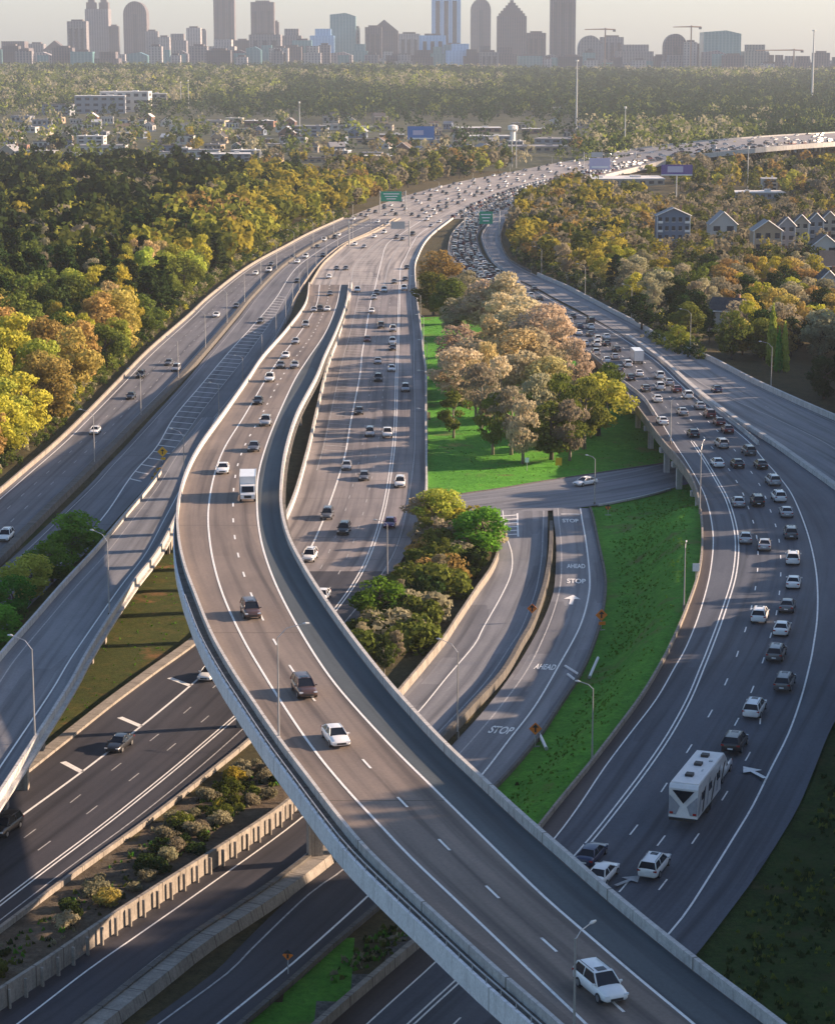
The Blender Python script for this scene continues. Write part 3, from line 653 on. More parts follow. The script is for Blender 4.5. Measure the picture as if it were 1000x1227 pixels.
barrier(C2, 3, 'kerb beside the gravel bank at the bottom of the scene', k0=11, off=.3, mat=M_COND, pr=[(-.25, -.2), (-.25, .35), (.25, .35), (.25, -.2)])
barrier(RGT, 0, 'concrete kerb along the right highway where it leaves the flyover shadow', k0=27.5, off=-.2, mat=M_CON, pr=[(-.3, -.4), (-.3, 1.0), (.3, 1.0), (.3, -.4)])
# ------------------------------------------------------------ trees
def leafmat(name, c, c2, tr=.25):
    m = bpy.data.materials.new(name); m.use_nodes = True; nt = m.node_tree; nt.nodes.clear()
    out = N(nt, 'ShaderNodeOutputMaterial'); oi = N(nt, 'ShaderNodeObjectInfo')
    n = noise(nt, .55, 4, .7); n2 = noise(nt, 3.0, 2, .6)
    col = ramp(nt, n, [(.32, c), (.68, c2)])
    col = mix(nt, col, ramp(nt, n2, [(.3, (.84, .85, .82)), (.7, (1.18, 1.16, 1.12))]), 1.0, 'MULTIPLY')
    hs = N(nt, 'ShaderNodeHueSaturation')
    for k, lo, hi in (('Hue', .475, .525), ('Value', .72, 1.3)):
        mr = N(nt, 'ShaderNodeMapRange'); mr.inputs[3].default_value = lo; mr.inputs[4].default_value = hi
        if k == 'Value':
            fr = N(nt, 'ShaderNodeMath', operation='FRACT'); ml = N(nt, 'ShaderNodeMath', operation='MULTIPLY'); ml.inputs[1].default_value = 7.31
            nt.links.new(oi.outputs['Random'], ml.inputs[0]); nt.links.new(ml.outputs[0], fr.inputs[0]); nt.links.new(fr.outputs[0], mr.inputs[0])
        else: nt.links.new(oi.outputs['Random'], mr.inputs[0])
        nt.links.new(mr.outputs[0], hs.inputs[k])
    nt.links.new(col, hs.inputs['Color'])
    d = N(nt, 'ShaderNodeBsdfDiffuse'); t = N(nt, 'ShaderNodeBsdfTranslucent'); x = N(nt, 'ShaderNodeMixShader'); x.inputs[0].default_value = tr
    nt.links.new(hs.outputs[0], d.inputs[0]); nt.links.new(hs.outputs[0], t.inputs[0])
    nt.links.new(d.outputs[0], x.inputs[1]); nt.links.new(t.outputs[0], x.inputs[2]); nt.links.new(x.outputs[0], out.inputs[0])
    return m
LM = {
 'dark green': leafmat('leaves_dark_green', (.020, .038, .012), (.042, .068, .020), .2),
 'olive': leafmat('leaves_olive', (.08, .105, .022), (.16, .19, .04), .35),
 'yellow green': leafmat('leaves_yellow_green', (.22, .27, .04), (.42, .44, .08), .35),
 'fresh green': leafmat('leaves_fresh_green', (.06, .17, .02), (.13, .32, .04), .35),
 'orange': leafmat('leaves_orange', (.27, .195, .06), (.45, .34, .11), .4),
 'golden': leafmat('leaves_golden', (.28, .255, .035), (.48, .44, .07), .4),
 'pale gold': leafmat('leaves_pale_gold', (.36, .28, .13), (.56, .46, .23), .3),
 'pinkish brown': leafmat('leaves_pinkish_brown', (.37, .30, .205), (.56, .465, .325), .45),
 'grey brown': leafmat('leaves_grey_brown', (.22, .205, .14), (.36, .33, .22), .45)}
M_BARK = flat('bark', (.10, .08, .06), .95, var=.35, scale=4)
M_BARKP = flat('pale_bark', (.22, .19, .15), .95, var=.35, scale=4)
def card_mesh(name, lobes, ncard, size, seed, outward=.6, stretch=1.0, up_b=0.0):
    """lobes: rows (x,y,z, rx,ry,rz); many small leaf-clump faces through the crown's volume"""
    r = np.random.RandomState(seed); L = np.array(lobes, float)
    wts = (L[:, 3] * L[:, 5]) + (L[:, 3] * L[:, 4]); ix = r.choice(len(L), ncard, p=wts / wts.sum()); L = L[ix]
    d = r.normal(size=(ncard, 3)); d /= np.linalg.norm(d, axis=1)[:, None]
    rad = r.uniform(.55, 1.06, ncard) ** .6
    c = L[:, :3] + d * L[:, 3:6] * rad[:, None]
    nrm = d * (outward + .35) + r.normal(size=(ncard, 3)) * .38 + np.array([0, 0, up_b]); nrm /= np.linalg.norm(nrm, axis=1)[:, None]
    a = np.cross(nrm, r.normal(size=(ncard, 3))); a /= np.linalg.norm(a, axis=1)[:, None]; b_ = np.cross(nrm, a)
    sz = size * r.uniform(.55, 1.4, ncard)[:, None]
    if stretch != 1.0:
        a = a * .5 + np.array([0, 0, 1.0]); a /= np.linalg.norm(a, axis=1)[:, None]; b_ = np.cross(nrm, a)
    j = lambda: r.uniform(.6, 1.25, (ncard, 1))
    V = np.stack([c - a * sz * j() * stretch, c - b_ * sz * j(), c + a * sz * j() * stretch, c + b_ * sz * j() + nrm * sz * .35], 1).reshape(-1, 3)
    me = bpy.data.meshes.new(name); n = ncard
    me.vertices.add(4 * n); me.vertices.foreach_set('co', V.astype(np.float32).ravel())
    me.loops.add(4 * n); me.loops.foreach_set('vertex_index', np.arange(4 * n, dtype=np.int32))
    me.polygons.add(n); me.polygons.foreach_set('loop_start', np.arange(0, 4 * n, 4, dtype=np.int32)); me.polygons.foreach_set('loop_total', np.full(n, 4, dtype=np.int32))
    me.update(); return me
def lobes_round(seed, n, R0, Hh, z0, lr, flatn=1.0):
    r = random.Random(seed); out = []
    for i in range(n):
        u = r.uniform(-1, 1); th = r.uniform(0, 6.283); q = math.sqrt(1 - u * u) * r.uniform(.45, 1.0) * R0
        zz = z0 + Hh * (.5 + .5 * u * r.uniform(.6, 1)); k = lr * r.uniform(.55, 1.35)
        out.append((q * math.cos(th), q * math.sin(th), zz, k, k, k * .75 * flatn))
    return out
def lobes_pine(seed, n, R0, Hh, z0):
    r = random.Random(seed); out = []
    for i in range(n):
        t = r.random() ** .8; th = r.uniform(0, 6.283); q = R0 * (1 - t * .75) * r.uniform(.35, 1)
        k = R0 * r.uniform(.22, .42) * (1.1 - .5 * t)
        out.append((q * math.cos(th), q * math.sin(th), z0 + Hh * t, k, k, k * .55))
    return out
def trunk_mesh(name, h, r0, limbs, spread, seed, mat):
    r = random.Random(seed); mb = MB()
    pts = [(0, 0, -.8), (r.uniform(-.15, .15), r.uniform(-.1, .1), h * .3), (r.uniform(-.3, .3), r.uniform(-.3, .3), h * .65), (r.uniform(-.4, .4), r.uniform(-.4, .4), h * .95)]
    mb.tube(pts, [r0 * 1.25, r0 * .85, r0 * .5, r0 * .12], 7)
    for i in range(limbs):
        t = r.uniform(.28, .8); th = r.uniform(0, 6.283); z = h * t; q = spread * r.uniform(.55, 1) * (1.1 - .5 * t)
        p0 = Vector((0, 0, z)); p2 = Vector((q * math.cos(th), q * math.sin(th), z + q * r.uniform(.5, 1.1)))
        p1 = p0.lerp(p2, .5) + Vector((0, 0, -.1 * q))
        mb.tube([p0, p1, p2], [r0 * .38, r0 * .24, r0 * .06], 5)
    return mb.mesh(name, mat, True)
PROTO = {}
def proto(key, kind, crown, trunk, height):
    PROTO.setdefault(key, []).append((kind, crown, trunk, height))
for i in range(3):
    L = lobes_round(10 + i, 34, 4.0, 8.6, 2.0, 1.5); proto('round', 'broadleaf_tree', card_mesh('crown', L, 4200, .24, 20 + i), trunk_mesh('trunk', 9.5, .3, 9, 3.6, i, M_BARK), 12.2)
for i in range(2):
    L = lobes_round(40 + i, 28, 3.1, 10.0, 2.2, 1.15); proto('airy', 'budding_tree', card_mesh('crown', L, 2900, .17, 50 + i, .4, 1.7), trunk_mesh('trunk', 11, .25, 16, 3.0, 5 + i, M_BARKP), 13.4)
for i in range(2):
    L = lobes_pine(60 + i, 50, 3.5, 10.5, 2.8); proto('pine', 'pine_tree', card_mesh('crown', L, 3800, .26, 70 + i, .3, 1, .3), trunk_mesh('trunk', 13, .28, 8, 2.6, 8 + i, M_BARK), 14.6)
L = [(math.cos(t * 2.4) * .5 * (1 - t / 26), math.sin(t * 2.4) * .5 * (1 - t / 26), 1.2 + t * .5, .95 * (1.05 - (t / 25) ** 2), .95 * (1.05 - (t / 25) ** 2), 1.2) for t in range(24)]
proto('poplar', 'poplar_tree', card_mesh('crown', L, 2600, .2, 90, .4, 1.8), trunk_mesh('trunk', 12, .18, 5, .8, 12, M_BARK), 13.8)
for i in range(3):
    L = lobes_round(100 + i, 16, 1.5, 1.7, .3, .75); proto('shrub', 'shrub', card_mesh('foliage', L, 1500, .15, 110 + i, .4), trunk_mesh('stem', 1.7, .08, 7, 1.2, 15 + i, M_BARK), 2.6)
for i in range(3):    # coarser far versions
    L = lobes_round(130 + i, 18, 3.9, 7.4, 2.6, 1.7); proto('round_far', 'broadleaf_tree', card_mesh('crown', L, 700, .55, 140 + i), trunk_mesh('trunk', 8, .35, 3, 3, 20 + i, M_BARK), 11.8)
    L = lobes_pine(150 + i, 22, 3.3, 9, 3.6); proto('pine_far', 'pine_tree', card_mesh('crown', L, 650, .55, 160 + i, .3), trunk_mesh('trunk', 12, .3, 2, 2, 23 + i, M_BARK), 14)
for k in PROTO:
    for q in PROTO[k]: q[1].materials.append(LM['olive'])
def tree(loc, key, color, h, label, group, wide=1.0, cat=None):
    kind, cm, tm, H0 = rng.choice(PROTO[key]); s_ = h / H0
    cat = cat or ('shrub' if key == 'shrub' else 'tree')
    e = empty(kind, loc, rng.uniform(0, 6.283), label, cat, group); e.scale = (s_ * wide, s_ * wide, s_)
    c = bpy.data.objects.new('foliage' if key == 'shrub' else 'crown', cm); COL.objects.link(c); c.parent = e
    c.material_slots[0].link = 'OBJECT'; c.material_slots[0].material = LM[color]
    t = bpy.data.objects.new('stem' if key == 'shrub' else 'trunk', tm); COL.objects.link(t); t.parent = e
    return e
def road_dist(x, y):
    return min(kd.find((x, y, 0))[2] for kd, _ in kds) - 1.5
KN = {'round': 'round crowned', 'airy': 'budding', 'pine': 'evergreen', 'poplar': 'slim', 'shrub': 'low', 'round_far': 'leafy', 'pine_far': 'evergreen'}
CAND = []
def scatter(poly, spacing, pick, where, group, keep=1.0, clear=4.5, lim=None, k0=0, stuff=None, ymax=1e9):
    """fill a region (photo outline of the tree bases) with trees"""
    pts = [P(max(-120, min(1120, x)), y, 0) for x, y in poly]
    x0, x1 = min(p.x for p in pts), max(p.x for p in pts); y0, y1 = min(p.y for p in pts), max(p.y for p in pts)
    n = 0; y = y0; row = 0
    while y < min(y1, ymax):
        sp = spacing(y) if callable(spacing) else spacing
        x = x0 + (row % 2) * sp / 2
        while x < x1:
            wx, wy = x + rng.uniform(-.32, .32) * sp, y + rng.uniform(-.32, .32) * sp; x += sp
            if rng.random() > keep: continue
            z = tz(wx, wy); q = PX((wx, wy, z))
            if not inpoly(q[0], q[1], poly): continue
            if wy < 1750 and road_dist(wx, wy) < clear: continue
            if wy > 1100 and (FAR.near((wx, wy))[1] < 28 or (q[0] > 735 and q[1] < 196 and FAR.near((wx, wy))[1] < 90)): continue
            if any(abs(wx - bx) < br and abs(wy - by) < br for bx, by, br in KEEP): continue
            key, colr, h = pick(q[0], q[1], wy)
            CAND.append((wy, wx, z, key, colr, h, where, group, stuff is not None))
            n += 1
        y += sp * .87; row += 1
    return n
KEEP = []
def nth(i):
    n = i + 1; return {0: 'nearest', 1: 'second nearest', 2: 'third nearest'}.get(i, '%d%s nearest' % (n, 'th' if 10 < n % 100 < 14 else {1: 'st', 2: 'nd', 3: 'rd'}.get(n % 10, 'th')))
def flush(cap=285):
    """the nearest of each kind become things of their own; the rest of the wood is one mass"""
    CAND.sort(key=lambda q: q[0]); used = {}; cnt = {}
    for wy, wx, z, key, colr, h, where, group, st in CAND:
        kind = PROTO[key][0][0]
        if st or used.get(kind, 0) >= cap: back.append((wx, wy, z, key, colr, h)); continue
        used[kind] = used.get(kind, 0) + 1; kk = (KN[key], colr, where); i = cnt.get(kk, 0); cnt[kk] = i + 1
        tree(Vector((wx, wy, z - .2)), key, colr, h, '%s %s %s %s %s' % (nth(i), KN[key], colr, 'shrub' if key == 'shrub' else 'tree', where), group, rng.uniform(.9, 1.25))
    print('trees', used)
def wch(items):
    t = rng.random() * sum(i[-1] for i in items)
    for i in items:
        t -= i[-1]
        if t <= 0: return i[:-1]
    return items[-1][:-1]
# --- left forest
def pick_left(px, py, wy):
    base = [('pine', 'dark green', 1.15, 40), ('round', 'olive', 1, 26), ('round', 'dark green', 1.0, 22), ('airy', 'grey brown', 1, 8), ('round', 'yellow green', .95, 10), ('airy', 'golden', 1, 3)]
    if px < 150 and py > 420: base = [('round', 'orange', 1.05, 34), ('round', 'golden', 1, 26), ('airy', 'golden', 1, 10), ('round', 'olive', 1, 18), ('round', 'yellow green', .9, 14)]
    elif 110 < px < 300 and py > 325: base = [('airy', 'golden', 1.1, 26), ('round', 'golden', 1, 8), ('airy', 'pale gold', 1.1, 12), ('round', 'yellow green', 1, 16), ('round', 'olive', 1, 20), ('pine', 'dark green', 1.1, 24)]
    elif px > 290: base = [('round', 'golden', 1.1, 24), ('airy', 'golden', 1.1, 10), ('round', 'olive', 1, 34), ('airy', 'pale gold', 1, 6), ('round', 'yellow green', 1, 14), ('round', 'dark green', 1, 16)]
    elif 200 < px < 300 and 270 < py: base = [('round', 'orange', 1.1, 12), ('airy', 'golden', 1, 16), ('round', 'yellow green', 1.1, 18), ('round', 'olive', 1, 24), ('pine', 'dark green', 1.1, 18)]
    k, c, s_ = wch(base); f = s_ * rng.uniform(.85, 1.15)
    if wy > 900 and k in ('round', 'pine', 'airy'): k = {'round': 'round_far', 'airy': 'round_far', 'pine': 'pine_far'}[k]
    return k, c, (18 if 'pine' in k else 17) * f
LEFTP = [(-110, 690), (0, 590), (100, 505), (178, 428), (255, 358), (343, 300), (405, 268), (425, 262), (440, 247), (330, 222), (200, 212), (100, 212), (-110, 216)]
back = []
scatter([(-110, 720), (10, 612), (120, 520), (198, 438), (270, 366), (353, 308), (405, 268), (400, 262), (330, 262), (200, 300), (-110, 330)], 12.4, pick_left, 'in the left forest', 'forest trees left of the highway', clear=4.2)
scatter([(-110, 330), (200, 300), (330, 262), (400, 262), (440, 250), (330, 222), (200, 212), (100, 212), (-110, 216)], 13.0, pick_left, '', '', stuff=back, clear=6)
# --- tree island in the middle
isl = [(525, 350, 'round', 'orange', 13), (519, 378, 'round', 'olive', 12), (538, 388, 'round', 'olive', 12), (548, 402, 'round', 'grey brown', 10), (560, 375, 'airy', 'grey brown', 12), (580, 400, 'round', 'pinkish brown', 14), (606, 398, 'round', 'pinkish brown', 15),
 (598, 420, 'airy', 'pinkish brown', 14), (628, 425, 'round', 'pinkish brown', 14), (650, 440, 'round', 'pinkish brown', 14), (672, 448, 'airy', 'pinkish brown', 13), (640, 462, 'round', 'pinkish brown', 13), (550, 446, 'round', 'pinkish brown', 11), (565, 470, 'round', 'pinkish brown', 12),
 (592, 450, 'round', 'pale gold', 13), (614, 468, 'round', 'pale gold', 13), (583, 480, 'airy', 'pale gold', 12), (552, 486, 'round', 'pinkish brown', 12), (628, 500, 'round', 'pinkish brown', 13), (600, 505, 'airy', 'pinkish brown', 13), (576, 515, 'airy', 'grey brown', 13),
 (652, 500, 'round', 'pale gold', 12), (690, 478, 'airy', 'pinkish brown', 12), (716, 522, 'round', 'yellow green', 12), (700, 538, 'airy', 'olive', 13), (668, 530, 'airy', 'olive', 13), (640, 535, 'airy', 'grey brown', 13), (612, 545, 'airy', 'grey brown', 12.5), (590, 545, 'airy', 'olive', 11),
 (660, 551, 'round', 'olive', 10.5), (626, 556, 'airy', 'pinkish brown', 11), (543, 525, 'airy', 'olive', 9), (682, 552, 'airy', 'grey brown', 11), (570, 500, 'airy', 'pale gold', 11), (728, 500, 'airy', 'olive', 11)]
def posword(i, pts, what):
    return what
icnt = {}
for x, y, k, c, h in sorted(isl, key=lambda q: -q[1]):
    rows = 'back' if y < 430 else 'middle' if y < 500 else 'front'
    icnt[(k, c)] = icnt.get((k, c), 0) + 1
    tree(G(x, y), k, c, h * 1.3, '%s %s %s tree on the green island' % (nth(icnt[(k, c)] - 1), KN[k], c), 'trees on the green island between the highways', rng.uniform(1.15, 1.4) if k == 'round' else 1.2)
for x, y, c, h, lab in ((577, 668, 'fresh green', 9.5, 'bright green round bush at the ramp junction'), (529, 640, 'yellow green', 9.0, 'yellow green bush at the top of the shrub island'), (513, 636, 'pinkish brown', 8.0, 'pinkish bush beside the main highway wall'),
                        (455, 748, 'fresh green', 8.0, 'light green bush at the lower left tip of shrub island'), (88, 672, 'fresh green', 9.0, 'round dark green bush between slip road and ramp bridge'), (62, 700, 'fresh green', 8.0, 'second green bush left of the ramp bridge'),
                        (36, 722, 'yellow green', 8.2, 'pale green bush left of the ramp bridge'), (14, 748, 'fresh green', 8.0, 'green bush near the left edge beside the ramp bridge'), (-6, 790, 'fresh green', 8.5, 'lowest green bush at the left edge')):
    tree(G(x, y), 'round', c, h, lab, None, 1.55, 'bush')
def pick_sh(px, py, wy):
    c, = wch([('grey brown', 30), ('olive', 40), ('orange', 5 if py < 720 else 2), ('golden', 4), ('dark green', 14)]); return rng.choice(['airy', 'shrub', 'shrub', 'airy']), c, rng.uniform(3.4, 6.2)
scatter([(500, 620), (560, 632), (598, 662), (585, 705), (540, 760), (482, 838), (440, 800), (422, 770), (455, 712), (500, 650)], 3.9, pick_sh, 'on the shrub island', 'shrubs on the island beside the main highway', clear=1.4)
def pick_sh2(px, py, wy):
    c, = wch([('grey brown', 46), ('olive', 22), ('golden', 8), ('dark green', 22), ('orange', 4)]); return 'shrub', c, rng.uniform(.8, 2.0)
scatter([(-20, 1122), (70, 1068), (140, 1015), (217, 955), (297, 903), (345, 900), (352, 930), (260, 1005), (120, 1098), (-20, 1185)], 2.3, pick_sh2, 'on the bank above the ribbed wall', 'shrubs on the bank above the ribbed wall', clear=1.2, keep=.72)
# --- right hand woods
KEEPR = []
def pick_right(px, py, wy):
    base = [('round', 'grey brown', 1, 30), ('airy', 'grey brown', 1, 20), ('round', 'olive', 1, 30), ('round', 'dark green', 1, 12), ('round', 'yellow green', .9, 5), ('round', 'golden', 1, 6), ('round', 'orange', 1, 3), ('pine', 'dark green', 1, 5)]
    if px < 790 and py < 345: base = [('airy', 'golden', 1.1, 12), ('round', 'orange', 1, 5), ('round', 'golden', 1, 8), ('airy', 'grey brown', 1, 36), ('round', 'olive', 1, 30), ('round', 'dark green', 1, 8)]
    if px > 720 and py > 385: base = [('round', 'dark green', 1, 45), ('pine', 'dark green', .9, 15), ('round', 'olive', 1, 22), ('round', 'grey brown', 1, 12)]
    if px > 860 and 345 < py < 430: base = [('round', 'orange', 1, 28), ('round', 'golden', 1.05, 12), ('round', 'grey brown', 1, 26), ('airy', 'golden', 1, 10), ('round', 'dark green', 1, 14)]
    k, c, s_ = wch(base)
    if wy > 900: k = {'round': 'round_far', 'airy': 'round_far', 'pine': 'pine_far'}[k]
    return k, c, rng.uniform(11, 15) * s_ * (.62 if (px > 770 and py < 345) else 1)
#--KEEP--
# ------------------------------------------------------------ buildings
def wallmat(name, c, c2=None, cell=(3.2, 3.0), glass=(.03, .04, .055), frac=(.45, .5), rough=.8, coord='Object'):
    """facade with a regular window grid set into the material (used only where windows are a pixel or less)"""
    m, nt, b = newmat(name)
    tc = N(nt, 'ShaderNodeTexCoord'); sx = N(nt, 'ShaderNodeSeparateXYZ'); nt.links.new(tc.outputs[coord], sx.inputs[0])
    ad = N(nt, 'ShaderNodeMath', operation='ADD'); nt.links.new(sx.outputs[0], ad.inputs[0]); nt.links.new(sx.outputs[1], ad.inputs[1])
    def gate(sock, per, fr):
        d = N(nt, 'ShaderNodeMath', operation='DIVIDE'); d.inputs[1].default_value = per; nt.links.new(sock, d.inputs[0])
        f = N(nt, 'ShaderNodeMath', operation='FRACT'); nt.links.new(d.outputs[0], f.inputs[0])
        l = N(nt, 'ShaderNodeMath', operation='LESS_THAN'); l.inputs[1].default_value = fr; nt.links.new(f.outputs[0], l.inputs[0]); return l.outputs[0]
    g = N(nt, 'ShaderNodeMath', operation='MULTIPLY'); nt.links.new(gate(ad.outputs[0], cell[0], frac[0]), g.inputs[0]); nt.links.new(gate(sx.outputs[2], cell[1], frac[1]), g.inputs[1])
    n = noise(nt, .05, 3, .5)
    base = ramp(nt, n, [(.3, c), (.7, c2 or tuple(x * 1.15 for x in c))])
    nt.links.new(mix(nt, base, glass, g.outputs[0]), b.inputs['Base Color']); b.inputs['Roughness'].default_value = rough
    return m
T_BROWN = wallmat('tower_brown_stone', (.12, .10, .105), cell=(7, 4), frac=(.55, .6))
T_GREY = wallmat('tower_grey', (.20, .19, .20), cell=(8, 4), frac=(.5, .55))
T_PALE = wallmat('tower_pale', (.36, .33, .32), cell=(8, 4), frac=(.45, .5))
T_BLUE = wallmat('tower_blue_glass', (.32, .50, .70), cell=(9, 4), frac=(.7, .75), glass=(.20, .38, .60), rough=.3)
T_TEAL = wallmat('tower_teal_glass', (.14, .27, .28), cell=(9, 4), frac=(.7, .75), glass=(.07, .19, .21), rough=.3)
T_DARK = wallmat('tower_dark', (.07, .065, .07), cell=(6, 4), frac=(.55, .6))
M_CROWN = flat('tower_top', (.10, .085, .085), .7)
M_TRIM = flat('white_trim', (.72, .70, .68), .6, var=.06)
def poly_at(x0, x1, ytop, Y, depth):
    a, c = PY(x0, ytop, Y), PY(x1, ytop, Y); return a.x, c.x, a.z
def tower(x0, x1, yt, kind, mat, label, Y, name='tower', parts=()):
    """one skyline building: x0..x1 and top measured from the photo, at its own distance Y"""
    xa, xb, zt = poly_at(x0, x1, yt, Y, 0); w = xb - xa; cx = (xa + xb) / 2; dp = w * rng.uniform(.7, 1.0)
    e = empty(name, (cx, Y, 0), 0, label, 'skyscraper' if zt > 110 else 'building')
    def o(mb, n, m): q = mb.obj(n, m, e); return q
    px = w / (x1 - x0)
    mb = MB()
    def lbox(u0, u1, z0, z1, d=1.0): mb.box(((u0 + u1) / 2 * w, dp / 2, (z0 + z1) / 2), ((u1 - u0) * w, dp * d, z1 - z0))
    if kind == 'flat':
        lbox(-.5, .5, -5, zt); o(mb, 'facade', mat); mb = MB(); mb.box((0, dp / 2, zt + 2.5), (w * .6, dp * .6, 5)); o(mb, 'roof_plant', M_CROWN)
    elif kind == 'step':
        lbox(-.5, .5, -5, zt - 8 * px); o(mb, 'facade', mat); mb = MB(); mb.box((w * .04, dp / 2, zt - 4 * px), (w * .66, dp * .8, 8 * px)); o(mb, 'upper_storeys', mat)
    elif kind == 'dome':
        n = 12; hh = w * .55; prof_ = [(-w / 2, -5), (w / 2, -5), (w / 2, zt - hh)] + [(w / 2 * math.cos(math.pi * i / n), zt - hh + hh * math.sin(math.pi * i / n)) for i in range(1, n)] + [(-w / 2, zt - hh)]
        k = len(prof_); mb.add([(p[0], 0, p[1]) for p in prof_] + [(p[0], dp, p[1]) for p in prof_], [tuple(range(k))] + [tuple(range(2 * k - 1, k - 1, -1))] + [(i, k + i, k + (i + 1) % k, (i + 1) % k) for i in range(k)]); o(mb, 'facade', mat)
        mb = MB(); mb.box((0, -.6, (zt - hh) / 2), (w * .2, 1.2, zt - hh)); o(mb, 'window_bay', T_DARK)
    elif kind == 'point':
        lbox(-.5, .5, -5, zt - w * .55); o(mb, 'facade', mat); mb = MB()
        for i, f in enumerate((.88, .74, .58, .42, .26, .12)): mb.box((0, dp / 2, zt - w * .55 + w * (.045 + .09 * i)), (w * f, dp * f, w * .09))
        o(mb, 'stepped_roof', M_CROWN)
    elif kind == 'slant':
        prof_ = [(-w / 2, -5), (w / 2, -5), (w / 2, zt - 4 * px), (w * .1, zt), (-w / 2, zt - 2 * px)]; k = 5
        mb.add([(p[0], 0, p[1]) for p in prof_] + [(p[0], dp, p[1]) for p in prof_], [tuple(range(k))] + [tuple(range(2 * k - 1, k - 1, -1))] + [(i, k + i, k + (i + 1) % k, (i + 1) % k) for i in range(k)]); o(mb, 'facade', mat)
        mb = MB(); mb.box((w * .12, -.6, zt / 2 - 4 * px), (w * .5, 1.2, zt)); o(mb, 'glass_bay', T_TEAL)
    elif kind == 'gable':
        lbox(-.5, .5, -5, zt - w * .4); o(mb, 'facade', mat); mb = MB(); hh = w * .4
        pr = [(-w / 2, zt - hh), (w / 2, zt - hh), (0, zt)]
        mb.add([(p[0], 0, p[1]) for p in pr] + [(p[0], dp, p[1]) for p in pr], [(0, 1, 2), (5, 4, 3), (0, 3, 4, 1), (1, 4, 5, 2), (2, 5, 3, 0)]); o(mb, 'roof', M_CROWN)
    elif kind == 'twin':
        lbox(-.5, .5, -5, zt - 16 * px); o(mb, 'facade', mat)
        for s_ in (-.27, .27):
            mb = MB(); mb.box((s_ * w, dp / 2, zt - 12 * px), (w * .4, dp * .5, 8 * px)); mb.box((s_ * w, dp / 2, zt - 6 * px), (w * .26, dp * .3, 4 * px)); mb.tube([(s_ * w, dp / 2, zt - 4 * px), (s_ * w, dp / 2, zt)], [w * .1, .5], 6); o(mb, 'turret', M_CROWN)
    for f0, f1, m in parts:
        mb = MB(); mb.box(((f0 + f1) / 2 * w, -.8, zt * .46), ((f1 - f0) * w, 1.6, zt * .86)); o(mb, 'window_bay', m)
    return e
